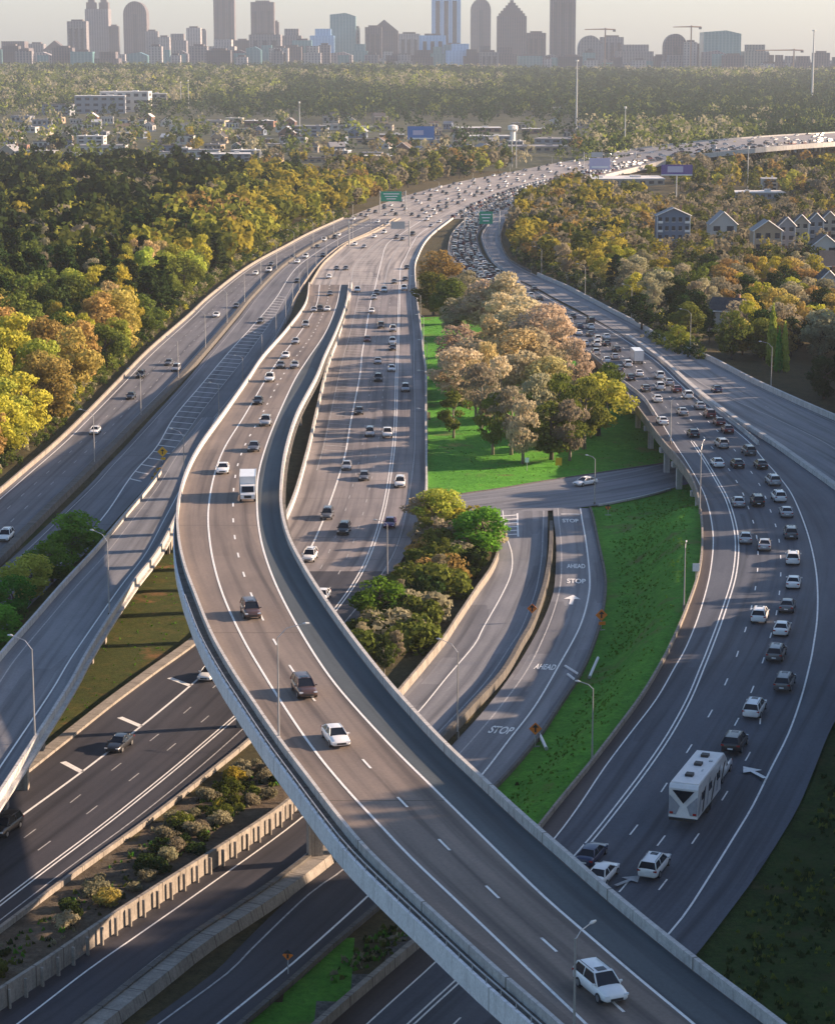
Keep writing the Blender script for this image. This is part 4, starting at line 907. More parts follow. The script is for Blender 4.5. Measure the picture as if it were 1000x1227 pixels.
SK = [(-8, 34, 49, 'step', T_BROWN, 'low brown block at the left end of the skyline', 6900), (34, 52, 52, 'flat', T_GREY, 'low grey block second from the left in the skyline', 7300), (50, 80, 48, 'gable', T_GREY, 'low grey building with pointed roof left of the blocky grey tower', 7000),
 (80, 103, 25, 'flat', T_GREY, 'blocky grey tower left of the twin topped tower', 6600), (101, 129, -6, 'twin', T_GREY, 'tall grey tower with twin pointed turrets', 7600), (130, 142, 31, 'flat', T_DARK, 'narrow dark tower between the two tall grey towers', 7300),
 (147, 175, 1, 'dome', T_BROWN, 'tall brownish tower with rounded top right of the twin turrets', 7500), (174, 189, 37, 'flat', T_GREY, 'slim grey block right of the rounded brown tower', 7200), (189, 203, 44, 'flat', T_PALE, 'low pale block in the left middle of the skyline', 6800), (199, 223, 40, 'step', T_GREY, 'stepped grey mid height block left of the slim pale tower', 7000),
 (223, 240, 33, 'flat', T_PALE, 'slim pale tower with a flat top', 7100), (240, 247, 36, 'flat', T_GREY, 'very thin grey tower beside the slim pale tower', 7300), (249, 281, 47, 'step', T_PALE, 'wide pale block at the foot of the tallest dark tower', 6500), (255, 280, -24, 'flat', T_BROWN, 'very tall dark reddish tower cut off by the top of the photo', 7800),
 (281, 299, 48, 'flat', T_DARK, 'low dark block right of the tallest reddish tower', 7000), (300, 328, 2, 'flat', T_BROWN, 'tall brown tower with pale lower middle', 7400), (298, 336, 41, 'flat', T_GREY, 'wide grey block in front of the tall brown tower', 6400), (326, 334, 26, 'flat', T_BROWN, 'thin brown side tower right of the tall brown tower', 7450),
 (335, 361, 34, 'step', T_GREY, 'low grey stepped building left of the stepped pale one', 6800), (322, 345, 57, 'flat', T_PALE, 'low pale box in front of the grey stepped building', 6000), (350, 373, 48, 'flat', T_TEAL, 'low blue grey glass block left of the pale stepped building', 6300), (371, 400, 34, 'step', T_BLUE, 'bluish building with a stepped top left of the teal tower', 6600),
 (395, 426, 15, 'slant', T_TEAL, 'teal glass tower with a slanted roof and bright right edge', 6700), (425, 431, 33, 'flat', T_PALE, 'narrow bright strip tower right of the teal tower', 6750), (437, 457, 32, 'flat', T_BROWN, 'brown block left of the tower with the triangular roof', 6600), (443, 477, 23, 'gable', T_BROWN, 'brown tower with triangular orange tinted roof', 6700), (462, 500, 66, 'flat', T_BROWN, 'long low brown building in the centre of the skyline', 5900),
 (477, 503, 40, 'flat', T_PALE, 'pale block between brown gabled and blue glass towers', 7000), (502, 534, 42, 'flat', T_BLUE, 'low blue wide block in front of the blue glass tower', 6300), (517, 552, -12, 'flat', T_BLUE, 'tall pale blue glass tower in the middle of the skyline', 7100), (534, 566, 52, 'step', T_BLUE, 'low bluish stepped building right of the blue glass tower', 6200),
 (564, 588, -2, 'dome', T_BROWN, 'brown tower with bullet shaped top', 7200), (596, 631, -1, 'point', T_BROWN, 'broad brown tower with stepped pyramid roof', 6900), (631, 654, 39, 'flat', T_BROWN, 'shorter brown block right of the stepped pyramid tower', 6700), (652, 661, 70, 'flat', T_PALE, 'tiny pale block beside the tall brown slab', 6000),
 (660, 690, -10, 'flat', T_BROWN, 'tall slim brown slab tower cut by the top of the photo', 6600), (693, 721, 42, 'dome', T_GREY, 'grey tower with rounded shoulders right of the brown slab', 6300), (720, 747, 44, 'flat', T_GREY, 'grey blocky building under the left crane', 6500), (740, 783, 53, 'step', T_GREY, 'wide grey building with stepped roof right of the left crane', 6400),
 (783, 796, 67, 'flat', T_DARK, 'low dark block left of the rounded tower near the crane', 6200), (796, 823, 40, 'dome', T_BROWN, 'dark rounded tower with white bay near the tall crane', 6000), (820, 835, 50, 'flat', T_PALE, 'bright unfinished tower under the tall crane', 5900), (833, 843, 54, 'flat', T_BROWN, 'narrow brown tower left of the wide glass building', 6100),
 (843, 888, 36, 'slant', T_TEAL, 'wide green glass building with notched roofline', 5900), (888, 921, 53, 'step', T_GREY, 'grey building right of the wide green glass building', 6000), (912, 928, 76, 'flat', T_PALE, 'small pale block right of the wide grey building', 5700), (928, 978, 71, 'step', T_GREY, 'long low block at the right end of the skyline', 6500), (976, 1040, 74, 'flat', T_GREY, 'flat low block at the right edge of the skyline', 7000),
 (58, 76, 66, 'flat', T_PALE, 'small pale block in front of the left skyline', 5900), (204, 216, 66, 'flat', T_PALE, 'small pale block below the stepped grey block', 5900), (282, 296, 68, 'flat', T_PALE, 'tiny pale block below the low dark block', 5800), (575, 597, 62, 'flat', T_GREY, 'low grey block between the two brown towers', 6000), (700, 716, 72, 'flat', T_PALE, 'tiny pale block below the grey rounded tower', 5700), (758, 774, 72, 'flat', T_PALE, 'tiny pale block below the wide stepped building', 5700)]
for x0, x1, yt, kd_, m, lab, Y in SK:
    parts = ()
    if kd_ == 'flat' and (x1 - x0) > 18: parts = [(-.36, -.22, T_DARK), (-.07, .07, T_DARK), (.22, .36, T_DARK)]
    tower(x0, x1, yt, kd_, m, lab, Y, parts=parts)
fx = -12; k = 0; FL = []
while fx < 1010:
    w_ = rng.uniform(13, 30); FL.append((fx, fx + w_, rng.uniform(52, 68) if fx < 690 else rng.uniform(60, 74), rng.choice(['flat', 'step', 'flat', 'slant', 'step', 'flat']), rng.choice([T_GREY, T_GREY, T_BROWN, T_PALE, T_TEAL, T_DARK]))); fx += w_ * rng.uniform(.75, 1.15)
fn = {id(T_GREY): 'grey', id(T_BROWN): 'brown', id(T_PALE): 'pale', id(T_TEAL): 'teal', id(T_DARK): 'dark'}; fc = {}
for x0, x1, yt, kd_, m in FL:
    kk = (fn[id(m)], kd_); fc[kk] = fc.get(kk, 0) + 1
    tower(x0, x1, yt, kd_, m, '%s low %s block with %s top, counted from the left, in front of the skyline' % (['first', 'second', 'third', 'fourth', 'fifth', 'sixth', 'seventh', 'eighth', 'ninth', 'tenth', 'eleventh', 'twelfth'][fc[kk] - 1], fn[id(m)], {'flat': 'flat', 'step': 'stepped', 'slant': 'slanted'}[kd_]), rng.uniform(5750, 6350), name='city_block')
M_CRANE = flat('crane_steel', (.35, .20, .13), .6)
for cx_, yt, x0, x1, lab in ((828, 30, 806, 840, 'tower crane above the unfinished bright tower'), (725, 33, 700, 737, 'tower crane above the grey blocks left of centre right'), (951, 58, 905, 962, 'low tower crane at the right end of the skyline')):
    Y = 5880.0; a = PY(cx_, yt, Y); l = PY(x0, yt + 2, Y); r_ = PY(x1, yt + 2, Y); e = empty('tower_crane', (a.x, Y, 0), 0, lab, 'crane')
    mb = MB(); mb.box((0, 0, a.z / 2), (3.2, 3.2, a.z)); mb.obj('mast', M_CRANE, e)
    mb = MB(); mb.tube([(l.x - a.x, 0, l.z), (0, 0, l.z + 1), (r_.x - a.x, 0, l.z)], [1.0, 1.7, 1.6], 4); mb.obj('jib', M_CRANE, e)
    mb = MB(); mb.box((r_.x - a.x - 3, 0, l.z - 3), (7, 4, 5)); mb.obj('counterweight', M_COND, e)
# --- houses and halls in the middle distance
RF = {'dark': flat('roof_dark_shingle', (.045, .045, .05), .9, var=.3, scale=1.5), 'grey': flat('roof_grey', (.22, .22, .23), .8, var=.2), 'white': flat('roof_white', (.62, .60, .57), .6, var=.1), 'brown': flat('roof_brown', (.11, .08, .06), .9, var=.3)}
WLM = {'white': flat('wall_white', (.46, .44, .41), .8, var=.06), 'cream': flat('wall_cream', (.36, .31, .25), .8, var=.08), 'grey': flat('wall_grey_siding', (.22, .24, .27), .8, var=.12), 'brick': flat('wall_brick', (.22, .12, .08), .9, var=.2), 'blue': flat('wall_blue_grey', (.13, .17, .24), .8, var=.1), 'tan': flat('wall_tan', (.34, .26, .18), .85, var=.1)}
M_WIN = flat('window_glass', (.03, .04, .055), .12, var=.2)
def win_rows(e, w, h, dp, n, rows, wm=.5, hm=.5, z0=0.0, side=True, trim=True):
    for r_ in range(rows):
        z = z0 + (h / rows) * (r_ + .52)
        for i in range(n):
            x = -w / 2 + w * (i + .5) / n
            mb = MB(); mb.box((x, -.04, z), (w / n * wm, .12, h / rows * hm)); f = mb.obj('window', M_WIN, e)
            if trim: t = MB(); t.box((x, -.02, z - h / rows * hm / 2 - .08), (w / n * wm + .3, .16, .14)); t.obj('sill', M_TRIM, f)
        if side:
            mb = MB(); mb.box((w / 2 + .03, dp / 2, z), (.1, dp * .4, h / rows * hm)); mb.obj('window', M_WIN, e)
def house(x0, x1, yb, ye, wall, roof, label, gable='front', n=2, rows=2, rz=0.0, dk=1.0, rh=.45, name='house'):
    """gabled house: x0..x1 wide, base yb and eaves ye in photo rows"""
    p = G((x0 + x1) / 2, yb); s_ = F_PX / (p - Vector((0, 0, CAM_H))).dot(fw); w = (x1 - x0) / s_; h = (yb - ye) / s_; dp = w * dk
    e = empty(name, p, rz, label, 'house'); KEEP.append((p.x, p.y + dp / 2, max(w, dp) * .75)); [KEEP.append((p.x, p.y - q * w * .7, w * .6)) for q in (1, 2)]
    mb = MB(); mb.box((0, dp / 2, h / 2 - 1), (w, dp, h + 2)); mb.obj('wall', WLM[wall], e)
    k = rh; o = .5; mb = MB()
    if gable == 'front':
        zt = h + w * k; a = [(-w / 2 - o, -o, h - o * k * 2), (0, -o, zt), (w / 2 + o, -o, h - o * k * 2)]; b_ = [(x, dp + o, z) for x, y, z in a]
        mb.add(a + b_ + [(x, y, z - .3) for x, y, z in a + b_], [(0, 1, 4, 3), (1, 2, 5, 4), (6, 9, 10, 7), (7, 10, 11, 8), (0, 3, 9, 6), (2, 8, 11, 5), (0, 6, 7, 1), (1, 7, 8, 2), (3, 4, 10, 9), (4, 5, 11, 10)]); rf = mb.obj('roof', RF[roof], e)
        mb = MB(); mb.add([(-w / 2, .02, h), (w / 2, .02, h), (0, .02, zt - .3), (-w / 2, dp - .02, h), (w / 2, dp - .02, h), (0, dp - .02, zt - .3)], [(0, 1, 2), (5, 4, 3)]); mb.obj('gable', WLM[wall], e)
        mb = MB(); mb.tube([(-w / 2 - o, -o - .1, h - o * k * 2), (0, -o - .1, zt)], .22, 4); mb.tube([(0, -o - .1, zt), (w / 2 + o, -o - .1, h - o * k * 2)], .22, 4); mb.obj('verge_board', M_TRIM, e)
    else:
        zt = h + dp * k * .8; a = [(-w / 2 - o, -o, h - .3), (-w / 2 - o, dp / 2, zt), (-w / 2 - o, dp + o, h - .3)]; b_ = [(w / 2 + o, y, z) for x, y, z in a]
        mb.add(a + b_ + [(x, y, z - .3) for x, y, z in a + b_], [(0, 3, 4, 1), (1, 4, 5, 2), (6, 7, 10, 9), (7, 8, 11, 10), (0, 6, 9, 3), (2, 5, 11, 8), (0, 1, 7, 6), (1, 2, 8, 7), (3, 9, 10, 4), (4, 10, 11, 5)]); rf = mb.obj('roof', RF[roof], e)
        mb = MB(); mb.add([(-w / 2 + .02, 0, h), (-w / 2 + .02, dp, h), (-w / 2 + .02, dp / 2, zt - .3), (w / 2 - .02, 0, h), (w / 2 - .02, dp, h), (w / 2 - .02, dp / 2, zt - .3)], [(0, 2, 1), (3, 4, 5)]); mb.obj('gable', WLM[wall], e)
        mb = MB(); mb.box((0, -o - .05, h - .35), (w + 2 * o, .2, .3)); mb.obj('gutter', M_TRIM, e)
    mb = MB(); mb.box((w * .25, dp * .7, zt - .2), (.9, .9, 2.0)); mb.obj('chimney', WLM['brick'], rf)
    win_rows(e, w, h, dp, n, rows)
    mb = MB(); mb.box((-w * .02, -.06, 1.05), (1.0, .1, 2.1)); mb.obj('door', RF['brown'], e)
    if name == 'apartment_house':
        for r_ in range(rows):
            for i in (0, n - 1): mb = MB(); zc = h / rows * r_ + .5; mb.box((-w / 2 + w * (i + .5) / n, -.7, zc), (w / n * .7, 1.3, .15)); mb.box((-w / 2 + w * (i + .5) / n, -1.3, zc + .5), (w / n * .7, .06, .9)); mb.obj('balcony', M_TRIM, e)
    if name == 'townhouse' or name == 'apartment_house':
        for s_ in (-1, 1): mb = MB(); mb.box((s_ * (w / 2 - .12), -.05, h / 2), (.28, .12, h)); mb.obj('corner_board', M_TRIM, e)
    return e
def hall(x0, x1, yb, yt, wall, roof, label, n=5, rows=1, dk=.7, name='low_building', rz=0.0):
    p = G((x0 + x1) / 2, yb); s_ = F_PX / (p - Vector((0, 0, CAM_H))).dot(fw); w = (x1 - x0) / s_; h = (yb - yt) / s_; dp = w * dk
    h = max(h * .8, 3.5)
    e = empty(name, p, rz, label, 'building'); KEEP.append((p.x, p.y + dp / 2, w * .6)); [KEEP.append((p.x, p.y - q * w * .7, w * .5)) for q in (1, 2, 3, 4)]
    mb = MB(); mb.box((0, dp / 2, h / 2 - 1), (w, dp, h + 2)); mb.obj('wall', WLM[wall], e)
    mb = MB(); mb.box((0, dp / 2, h + .25), (w + .8, dp + .8, .5)); mb.box((w * .2, dp * .5, h + 1.1), (w * .12, dp * .15, 1.5)); mb.box((-w * .22, dp * .4, h + .9), (w * .08, dp * .12, 1.2)); mb.obj('roof', RF[roof], e)
    win_rows(e, w, h, dp, n, rows, .55, .45, trim=False)
    return e
house(786, 826, 300, 258, 'blue', 'grey', 'tall blue grey apartment house with white balconies beyond the right woods', 'front', 5, 4, dk=.6, rh=.22, name='apartment_house')
house(850, 882, 292, 268, 'white', 'grey', 'white gabled house in the woods left of the townhouse row', 'front', 2, 2)
house(902, 936, 303, 276, 'tan', 'grey', 'leftmost gabled townhouse of the right row with wide white front', 'front', 3, 2, rh=.35, name='townhouse')
house(932, 952, 300, 270, 'grey', 'dark', 'second townhouse from the left in the right row', 'front', 2, 3, rh=.5, name='townhouse')
house(950, 968, 296, 266, 'cream', 'dark', 'third townhouse from the left in the right row', 'front', 2, 3, rh=.5, name='townhouse')
house(968, 986, 292, 264, 'grey', 'dark', 'fourth townhouse from the left in the right row', 'front', 2, 3, rh=.5, name='townhouse')
house(984, 1002, 287, 262, 'cream', 'dark', 'last townhouse of the right row at the photo edge', 'front', 2, 3, rh=.5, name='townhouse')
house(972, 1004, 316, 294, 'white', 'dark', 'white gabled house below the townhouse row at the right edge', 'front', 2, 2, rh=.4)
house(846, 884, 398, 372, 'white', 'dark', 'white house with a dark roof half hidden by trees below the townhouses', 'side', 3, 2, rz=-.5)
house(974, 1010, 368, 342, 'white', 'dark', 'white dormered house at the right edge beside the lane', 'front', 2, 2, rh=.5)
house(985, 1030, 338, 318, 'white', 'dark', 'dark roofed house at the right edge above the dormered house', 'side', 2, 2)
hall(880, 940, 238, 231, 'grey', 'white', 'long low white roofed building behind the townhouses', 8)
hall(913, 931, 233, 210, 'white', 'white', 'small white square tower block behind the townhouses', 2, 4, 1.0, 'square_tower')
hall(690, 796, 222, 213, 'cream', 'white', 'long pale roofed hall right of the highway bend', 10)
hall(700, 735, 232, 226, 'brick', 'grey', 'small low hall below the long pale roofed hall', 4)
hall(720, 760, 262, 252, 'tan', 'brown', 'small tan building in the right woods beside the road bend', 3)
# left and centre town
TOWN = [(20, 62, 190, 179, 'grey', 'grey', 'long grey blue building at the far left of the town'), (60, 92, 192, 182, 'blue', 'grey', 'blue grey hall left of the dark round tree'), (-5, 22, 202, 190, 'grey', 'white', 'white roofed shed at the left edge'), (92, 124, 176, 160, 'white', 'white', 'white flat hall above the dark round tree'),
 (50, 84, 138, 122, 'grey', 'dark', 'dark block with small windows in the left woods'), (90, 150, 136, 110, 'grey', 'white', 'long white roofed apartment block in the left woods'), (120, 178, 134, 104, 'white', 'white', 'pale apartment block behind the long left block'), (160, 200, 130, 108, 'cream', 'white', 'sunlit cream apartment block at the right end of left blocks'),
 (94, 150, 185, 172, 'white', 'grey', 'low white row below the left apartment blocks'), (140, 160, 172, 156, 'cream', 'white', 'sunlit cream gable building in the left town'), (108, 124, 196, 186, 'white', 'white', 'small white shed in the left town centre'), (205, 232, 173, 160, 'white', 'dark', 'dark roofed white hall left of the car park'), (208, 226, 184, 176, 'grey', 'white', 'grey hall with a bright end left of the car park'),
 (225, 262, 188, 178, 'white', 'grey', 'low pale workshop row in the left centre'), (246, 300, 196, 182, 'grey', 'white', 'white roofed dark workshop in the left centre'), (238, 276, 206, 192, 'white', 'white', 'big white curved front hall above the left forest'), (276, 312, 190, 178, 'grey', 'white', 'grey workshop with bright right wall'),
 (270, 290, 148, 140, 'cream', 'white', 'small cream house beside the grey car park'), (292, 328, 152, 143, 'brick', 'white', 'brown shop row with white roof edge'), (330, 348, 158, 149, 'white', 'dark', 'small white box building near the centre left mast'), (350, 392, 164, 148, 'grey', 'grey', 'grey hipped roof hall near the centre left mast'),
 (412, 428, 156, 146, 'white', 'dark', 'white garage left of the white sheds'), (430, 446, 158, 150, 'white', 'white', 'white shed left of the blue billboard'), (446, 470, 156, 148, 'cream', 'dark', 'pale shop left of the blue billboard'), (455, 484, 166, 160, 'brick', 'white', 'brown low store left of the blue billboard'),
 (540, 600, 158, 152, 'brick', 'white', 'long dark shop row with pale roof edge centre'), (560, 612, 168, 162, 'grey', 'white', 'long low grey shed below the shop row'), (625, 660, 160, 153, 'brick', 'white', 'shop with a white front right of the round water tower'), (660, 676, 135, 128, 'white', 'white', 'small white hall in the dark far woods'), (610, 680, 182, 174, 'tan', 'grey', 'tan low hall right of the twin masts'),
 (640, 700, 172, 165, 'grey', 'grey', 'grey hall behind the highway bend'), (815, 850, 165, 155, 'white', 'white', 'white blocky store above the elevated highway'), (850, 878, 168, 160, 'cream', 'white', 'cream store above the elevated highway'), (905, 930, 132, 126, 'white', 'white', 'small white building in the far right woods'), (968, 1000, 140, 130, 'white', 'grey', 'white building at the far right edge woods'),
 (852, 868, 138, 130, 'cream', 'grey', 'grey pale block in the dark right woods'), (96, 112, 74 + 55, 118, 'white', 'white', 'tiny white building left of the apartment blocks'), (930, 975, 182, 174, 'white', 'white', 'white low building under the elevated highway right')]
for t in TOWN:
    hall(*t, n=max(2, int((t[1] - t[0]) / 9)), rows=1 if t[2] - t[3] < 14 else 3, rz=rng.uniform(-.25, .1))
wn = 0; tw = []
for k in range(2500):
    if len(tw) > 120: break
    left_ = rng.random() < .72; x = rng.uniform(-5, 470) if left_ else rng.uniform(500, 700); y = rng.uniform(146, 203) if left_ else rng.uniform(152, 178); w_ = rng.uniform(18, 42) * (y / 190.0); h_ = rng.uniform(6, 11)
    p_ = G(x, y)
    if any(abs(x - q[0]) < (w_ + q[2]) * .5 and abs(y - q[1]) < 6 for q in tw + [((t[0] + t[1]) / 2, t[2], t[1] - t[0]) for t in TOWN]): continue
    if FAR.near(p_)[1] < 45 or (y > 196 and x > 250): continue
    tw.append((x, y, w_, h_, left_))
tw.sort(key=lambda q: -q[1]); tc = {}
for x, y, w_, h_, left_ in tw:
    wl, rf_ = rng.choice(['white', 'grey', 'cream', 'tan', 'brick', 'blue', 'white']), rng.choice(['white', 'grey', 'dark', 'grey', 'brown'])
    kk = (wl, rf_, left_); tc[kk] = tc.get(kk, 0) + 1
    lab = '%s %s walled building with a %s roof in the %s town' % (nth(tc[kk] - 1), wl, rf_, 'left' if left_ else 'centre')
    if rng.random() < .45: house(x, x + w_ * .62, y, y - h_ * .8, wl, rf_, lab, rng.choice(['front', 'side']), 3, 1, rng.uniform(-.4, .3), dk=.9, rh=.35)
    else: hall(x, x + w_, y, y - h_, wl, rf_, lab, 4, 1, rz=rng.uniform(-.3, .2))
for i in range(6):
    house(498 + i * 19, 514 + i * 19, 186 - i * .8, 180 - i * .8, 'grey', 'grey', ['first', 'second', 'third', 'fourth', 'fifth', 'sixth'][i] + ' grey roofed shed from the left in the centre row', 'front', 2, 1, .25, dk=1.6, rh=.3, name='shed')
e = empty('water_tower', G(614, 172), 0, 'white round tank tower in the centre distance', 'tower'); h = PY(614, 147, e.location.y).z
mb = MB(); mb.tube([(0, 0, 0), (0, 0, h - 6)], 2.6, 12); mb.obj('shaft', M_TRIM, e); mb = MB(); mb.tube([(0, 0, h - 7), (0, 0, h - 5), (0, 0, h - 1), (0, 0, h)], [2.6, 5, 5, 1.5], 14); mb.obj('tank', M_TRIM, e)
# --- billboards
def panel(name, x0, x1, y0, y1, ypole, mats, label, arts, Yd=None, cat='billboard', z=0):
    p = G((x0 + x1) / 2, ypole) if Yd is None else Vector((PY((x0 + x1) / 2, y0, Yd).x, Yd, z)); Y = p.y
    a, c = PY(x0, y0, Y), PY(x1, y1, Y); w = c.x - a.x; h = a.z - c.z; zc = (a.z + c.z) / 2 - p.z
    e = empty(name, p, 0, label, cat)
    mb = MB(); mb.tube([(0, .4, -.5), (0, .4, zc)], max(.35, w * .02), 8); mb.obj('pole', M_STEEL, e)
    mb = MB(); mb.box((0, 0, zc), (w, .5, h)); b0 = mb.obj('board', mats[0], e)
    for (u0, u1, v0, v1, mi) in arts:
        mb = MB(); mb.box(((u0 + u1) / 2 * w, -.3, zc + (v0 + v1) / 2 * h), ((u1 - u0) * w, .06, (v1 - v0) * h)); mb.obj('printed_area', mats[mi], b0)
    return e
C_BLUE = flat('sign_blue', (.03, .16, .45), .5); C_LIL = flat('sign_lilac', (.50, .46, .62), .5); C_PUR = flat('sign_purple', (.14, .09, .30), .5); C_GRN = flat('sign_green', (.0, .30, .17), .45, var=.05); C_ORG = flat('sign_orange', (.75, .20, .02), .5, var=.05); C_YEL = flat('sign_amber', (.80, .42, .02), .5, var=.05); C_WHT = flat('sign_white', (.78, .78, .76), .5, var=.05)
panel('billboard', 488, 520, 151, 167, 180, (C_BLUE, C_LIL, C_WHT), 'bright blue billboard left of the centre sheds', [(-.3, .1, -.15, .2, 1), (-.45, .45, -.46, -.36, 2)])
panel('billboard', 322, 355, 196, 207, 214, (C_WHT, C_PUR, C_LIL), 'white billboard with purple marks behind the left forest', [(-.4, -.15, -.2, .15, 1), (-.08, .2, -.25, .2, 2), (.25, .42, -.1, .3, 1)])
panel('billboard', 706, 731, 189, 203, 212, (C_LIL, C_WHT), 'lilac billboard in front of the elevated highway', [(-.4, .4, -.35, -.2, 1)], Yd=1640)
panel('billboard', 791, 828, 197, 210, 250, (C_PUR, C_LIL, C_WHT), 'purple billboard on a tall single pole right of the highway', [(-.3, .2, -.2, .35, 1), (-.5, .5, -.5, -.4, 2)])
def gantry(xa, xb, ypost, ysign0, ysign1, sx0, sx1, label, green=True, post_l=True):
    p = G(xa, ypost); q = G(xb, ypost); Y = (p.y + q.y) / 2; a, c = PY(sx0, ysign0, Y), PY(sx1, ysign1, Y)
    e = empty('overhead_sign', (p.x, Y, 0), 0, label, 'road sign'); z1 = a.z
    mb = MB(); mb.tube([(0, 0, -.3), (0, 0, z1 + .3)], .3, 8); mb.obj('post', M_STEEL, e)
    if post_l: mb = MB(); mb.tube([(q.x - p.x, 0, -.3), (q.x - p.x, 0, z1 + .3)], .3, 8); mb.obj('post', M_STEEL, e)
    mb = MB()
    for dz in (0, -1.4): mb.tube([(0, 0, z1 - .8 + dz), (q.x - p.x, 0, z1 - .8 + dz)], .16, 6)
    n = 9
    for i in range(n): mb.tube([((q.x - p.x) * i / n, 0, z1 - .8), ((q.x - p.x) * (i + 1) / n, 0, z1 - 2.2)], .08, 4)
    mb.obj('truss', M_STEEL, e)
    w = c.x - a.x; h = a.z - c.z; mb = MB(); mb.box(((a.x + c.x) / 2 - p.x, -.45, (a.z + c.z) / 2), (w, .12, h)); s_ = mb.obj('sign_panel', C_GRN if green else M_STEEL, e)
    if green:
        for k in range(3):
            mb = MB(); mb.box(((a.x + c.x) / 2 - p.x, -.53, (a.z + c.z) / 2 + h * (.25 - .25 * k)), (w * (.75 - .15 * k), .04, h * .09)); mb.obj('lettering', C_WHT, s_)
    return e
gantry(455, 486, 256, 229, 241, 456, 481, 'large green overhead sign above the far west carriageway')
gantry(556, 598, 283, 253, 268, 574, 590, 'green overhead sign above the traffic jam on the right')
gantry(418, 490, 296, 265, 274, 468, 485, 'grey backed overhead sign gantry across the main merge area', False)
gantry(700, 760, 204, 182, 188, 708, 722, 'far overhead sign frame on the elevated bend', False)
#--NEXT3--
# right woods need the house plots first
RIGHTP = [(628, 322), (656, 328), (700, 352), (770, 386), (850, 428), (920, 458), (1000, 498), (1100, 545), (1110, 250), (960, 236), (880, 236), (760, 226), (690, 226), (640, 238), (615, 255), (612, 290)]
for x_, y_, r_ in ((932, 441, 9), (893, 396, 7), (738, 324, 8), (812, 420, 6), (768, 396, 6), (975, 342, 8)):
    q_ = G(x_, y_); KEEP.append((q_.x, q_.y, r_)); KEEP.append((q_.x + r_ * 1.6, q_.y + 2, r_)); KEEP.append((q_.x, q_.y - r_ * 1.6, r_)); KEEP.append((q_.x, q_.y - r_ * 3, r_ * .8))
scatter(RIGHTP, 11.5, pick_right, 'in the right woods', 'trees in the woods between highway and townhouses', clear=5, keep=.93)
for x, y, k, c, h, lab in ((924, 440, 'poplar', 'yellow green', 17, 'slim bright yellow green poplar left of its pair'), (939, 446, 'poplar', 'yellow green', 13.5, 'shorter bright yellow green poplar of the pair'), (932, 446, 'poplar', 'fresh green', 12, 'slim fresh green poplar in front of the yellow pair'),
                           (893, 396, 'round', 'golden', 12, 'bright golden orange tree beside the dark roofed white house'), (738, 324, 'round', 'golden', 14, 'large golden tree in the right woods near the road'), (812, 420, 'round', 'yellow green', 8, 'pale yellow green low tree by the right retaining wall'), (768, 396, 'round', 'dark green', 12, 'dense dark green tree leaning over the right wall'),
                           (975, 342, 'round', 'golden', 13, 'wide golden tree left of the right edge houses'), (876, 210, 'round_far', 'yellow green', 15, 'lime green tree under the elevated highway'), (778, 212, 'round_far', 'yellow green', 10, 'lime green tree left of the purple billboard'), (815, 228, 'round_far', 'yellow green', 15, 'yellow green tree below the purple billboard'),
                           (766, 181, 'round_far', 'yellow green', 22, 'large yellow green tree at the start of the elevated highway'), (790, 177, 'round_far', 'golden', 17, 'golden green tree right of the large yellow green one'), (803, 176, 'round_far', 'olive', 17, 'olive tree right of the golden green one'), (576, 208, 'round_far', 'yellow green', 14, 'lime round tree left of the twin masts'),
                           (597, 206, 'round_far', 'yellow green', 10, 'small lime tree beside the lime round tree'), (70, 184, 'round_far', 'dark green', 22, 'dark round tree standing in the left town'), (308, 120, 'round_far', 'yellow green', 24, 'pointed lime tree in the far left woods')):
    tree(G(x, y), k, c, h, lab, None, 1.15 if 'round' in k else 1)
def pick_mid(px, py, wy):
    k, c = wch([('round_far', 'olive', 30), ('round_far', 'grey brown', 24), ('pine_far', 'dark green', 16), ('round_far', 'yellow green', 6), ('round_far', 'golden', 9), ('round_far', 'orange', 9), ('round_far', 'dark green', 10)])
    return k, c, rng.uniform(9, 17)
scatter([(385, 262), (440, 247), (520, 225), (610, 205), (700, 187), (760, 177), (760, 168), (620, 168), (500, 170), (300, 168), (100, 170), (-60, 172), (-60, 214), (100, 212), (330, 222), (420, 240)], 26, pick_mid, 'in the middle distance', 'scattered trees of the town in the middle distance', clear=9, keep=.26)
scatter([(860, 236), (1060, 250), (1060, 178), (900, 182), (850, 190), (800, 206), (800, 224)], 17, pick_mid, 'behind the townhouses', 'trees behind the townhouses', clear=9, keep=.85)
scatter([(385, 264), (440, 252), (520, 228), (612, 207), (612, 190), (540, 196), (470, 200), (385, 212)], 14, pick_mid, 'in the hollow behind the far bend', 'trees in the hollow behind the far bend', clear=7, keep=.85)
flush()
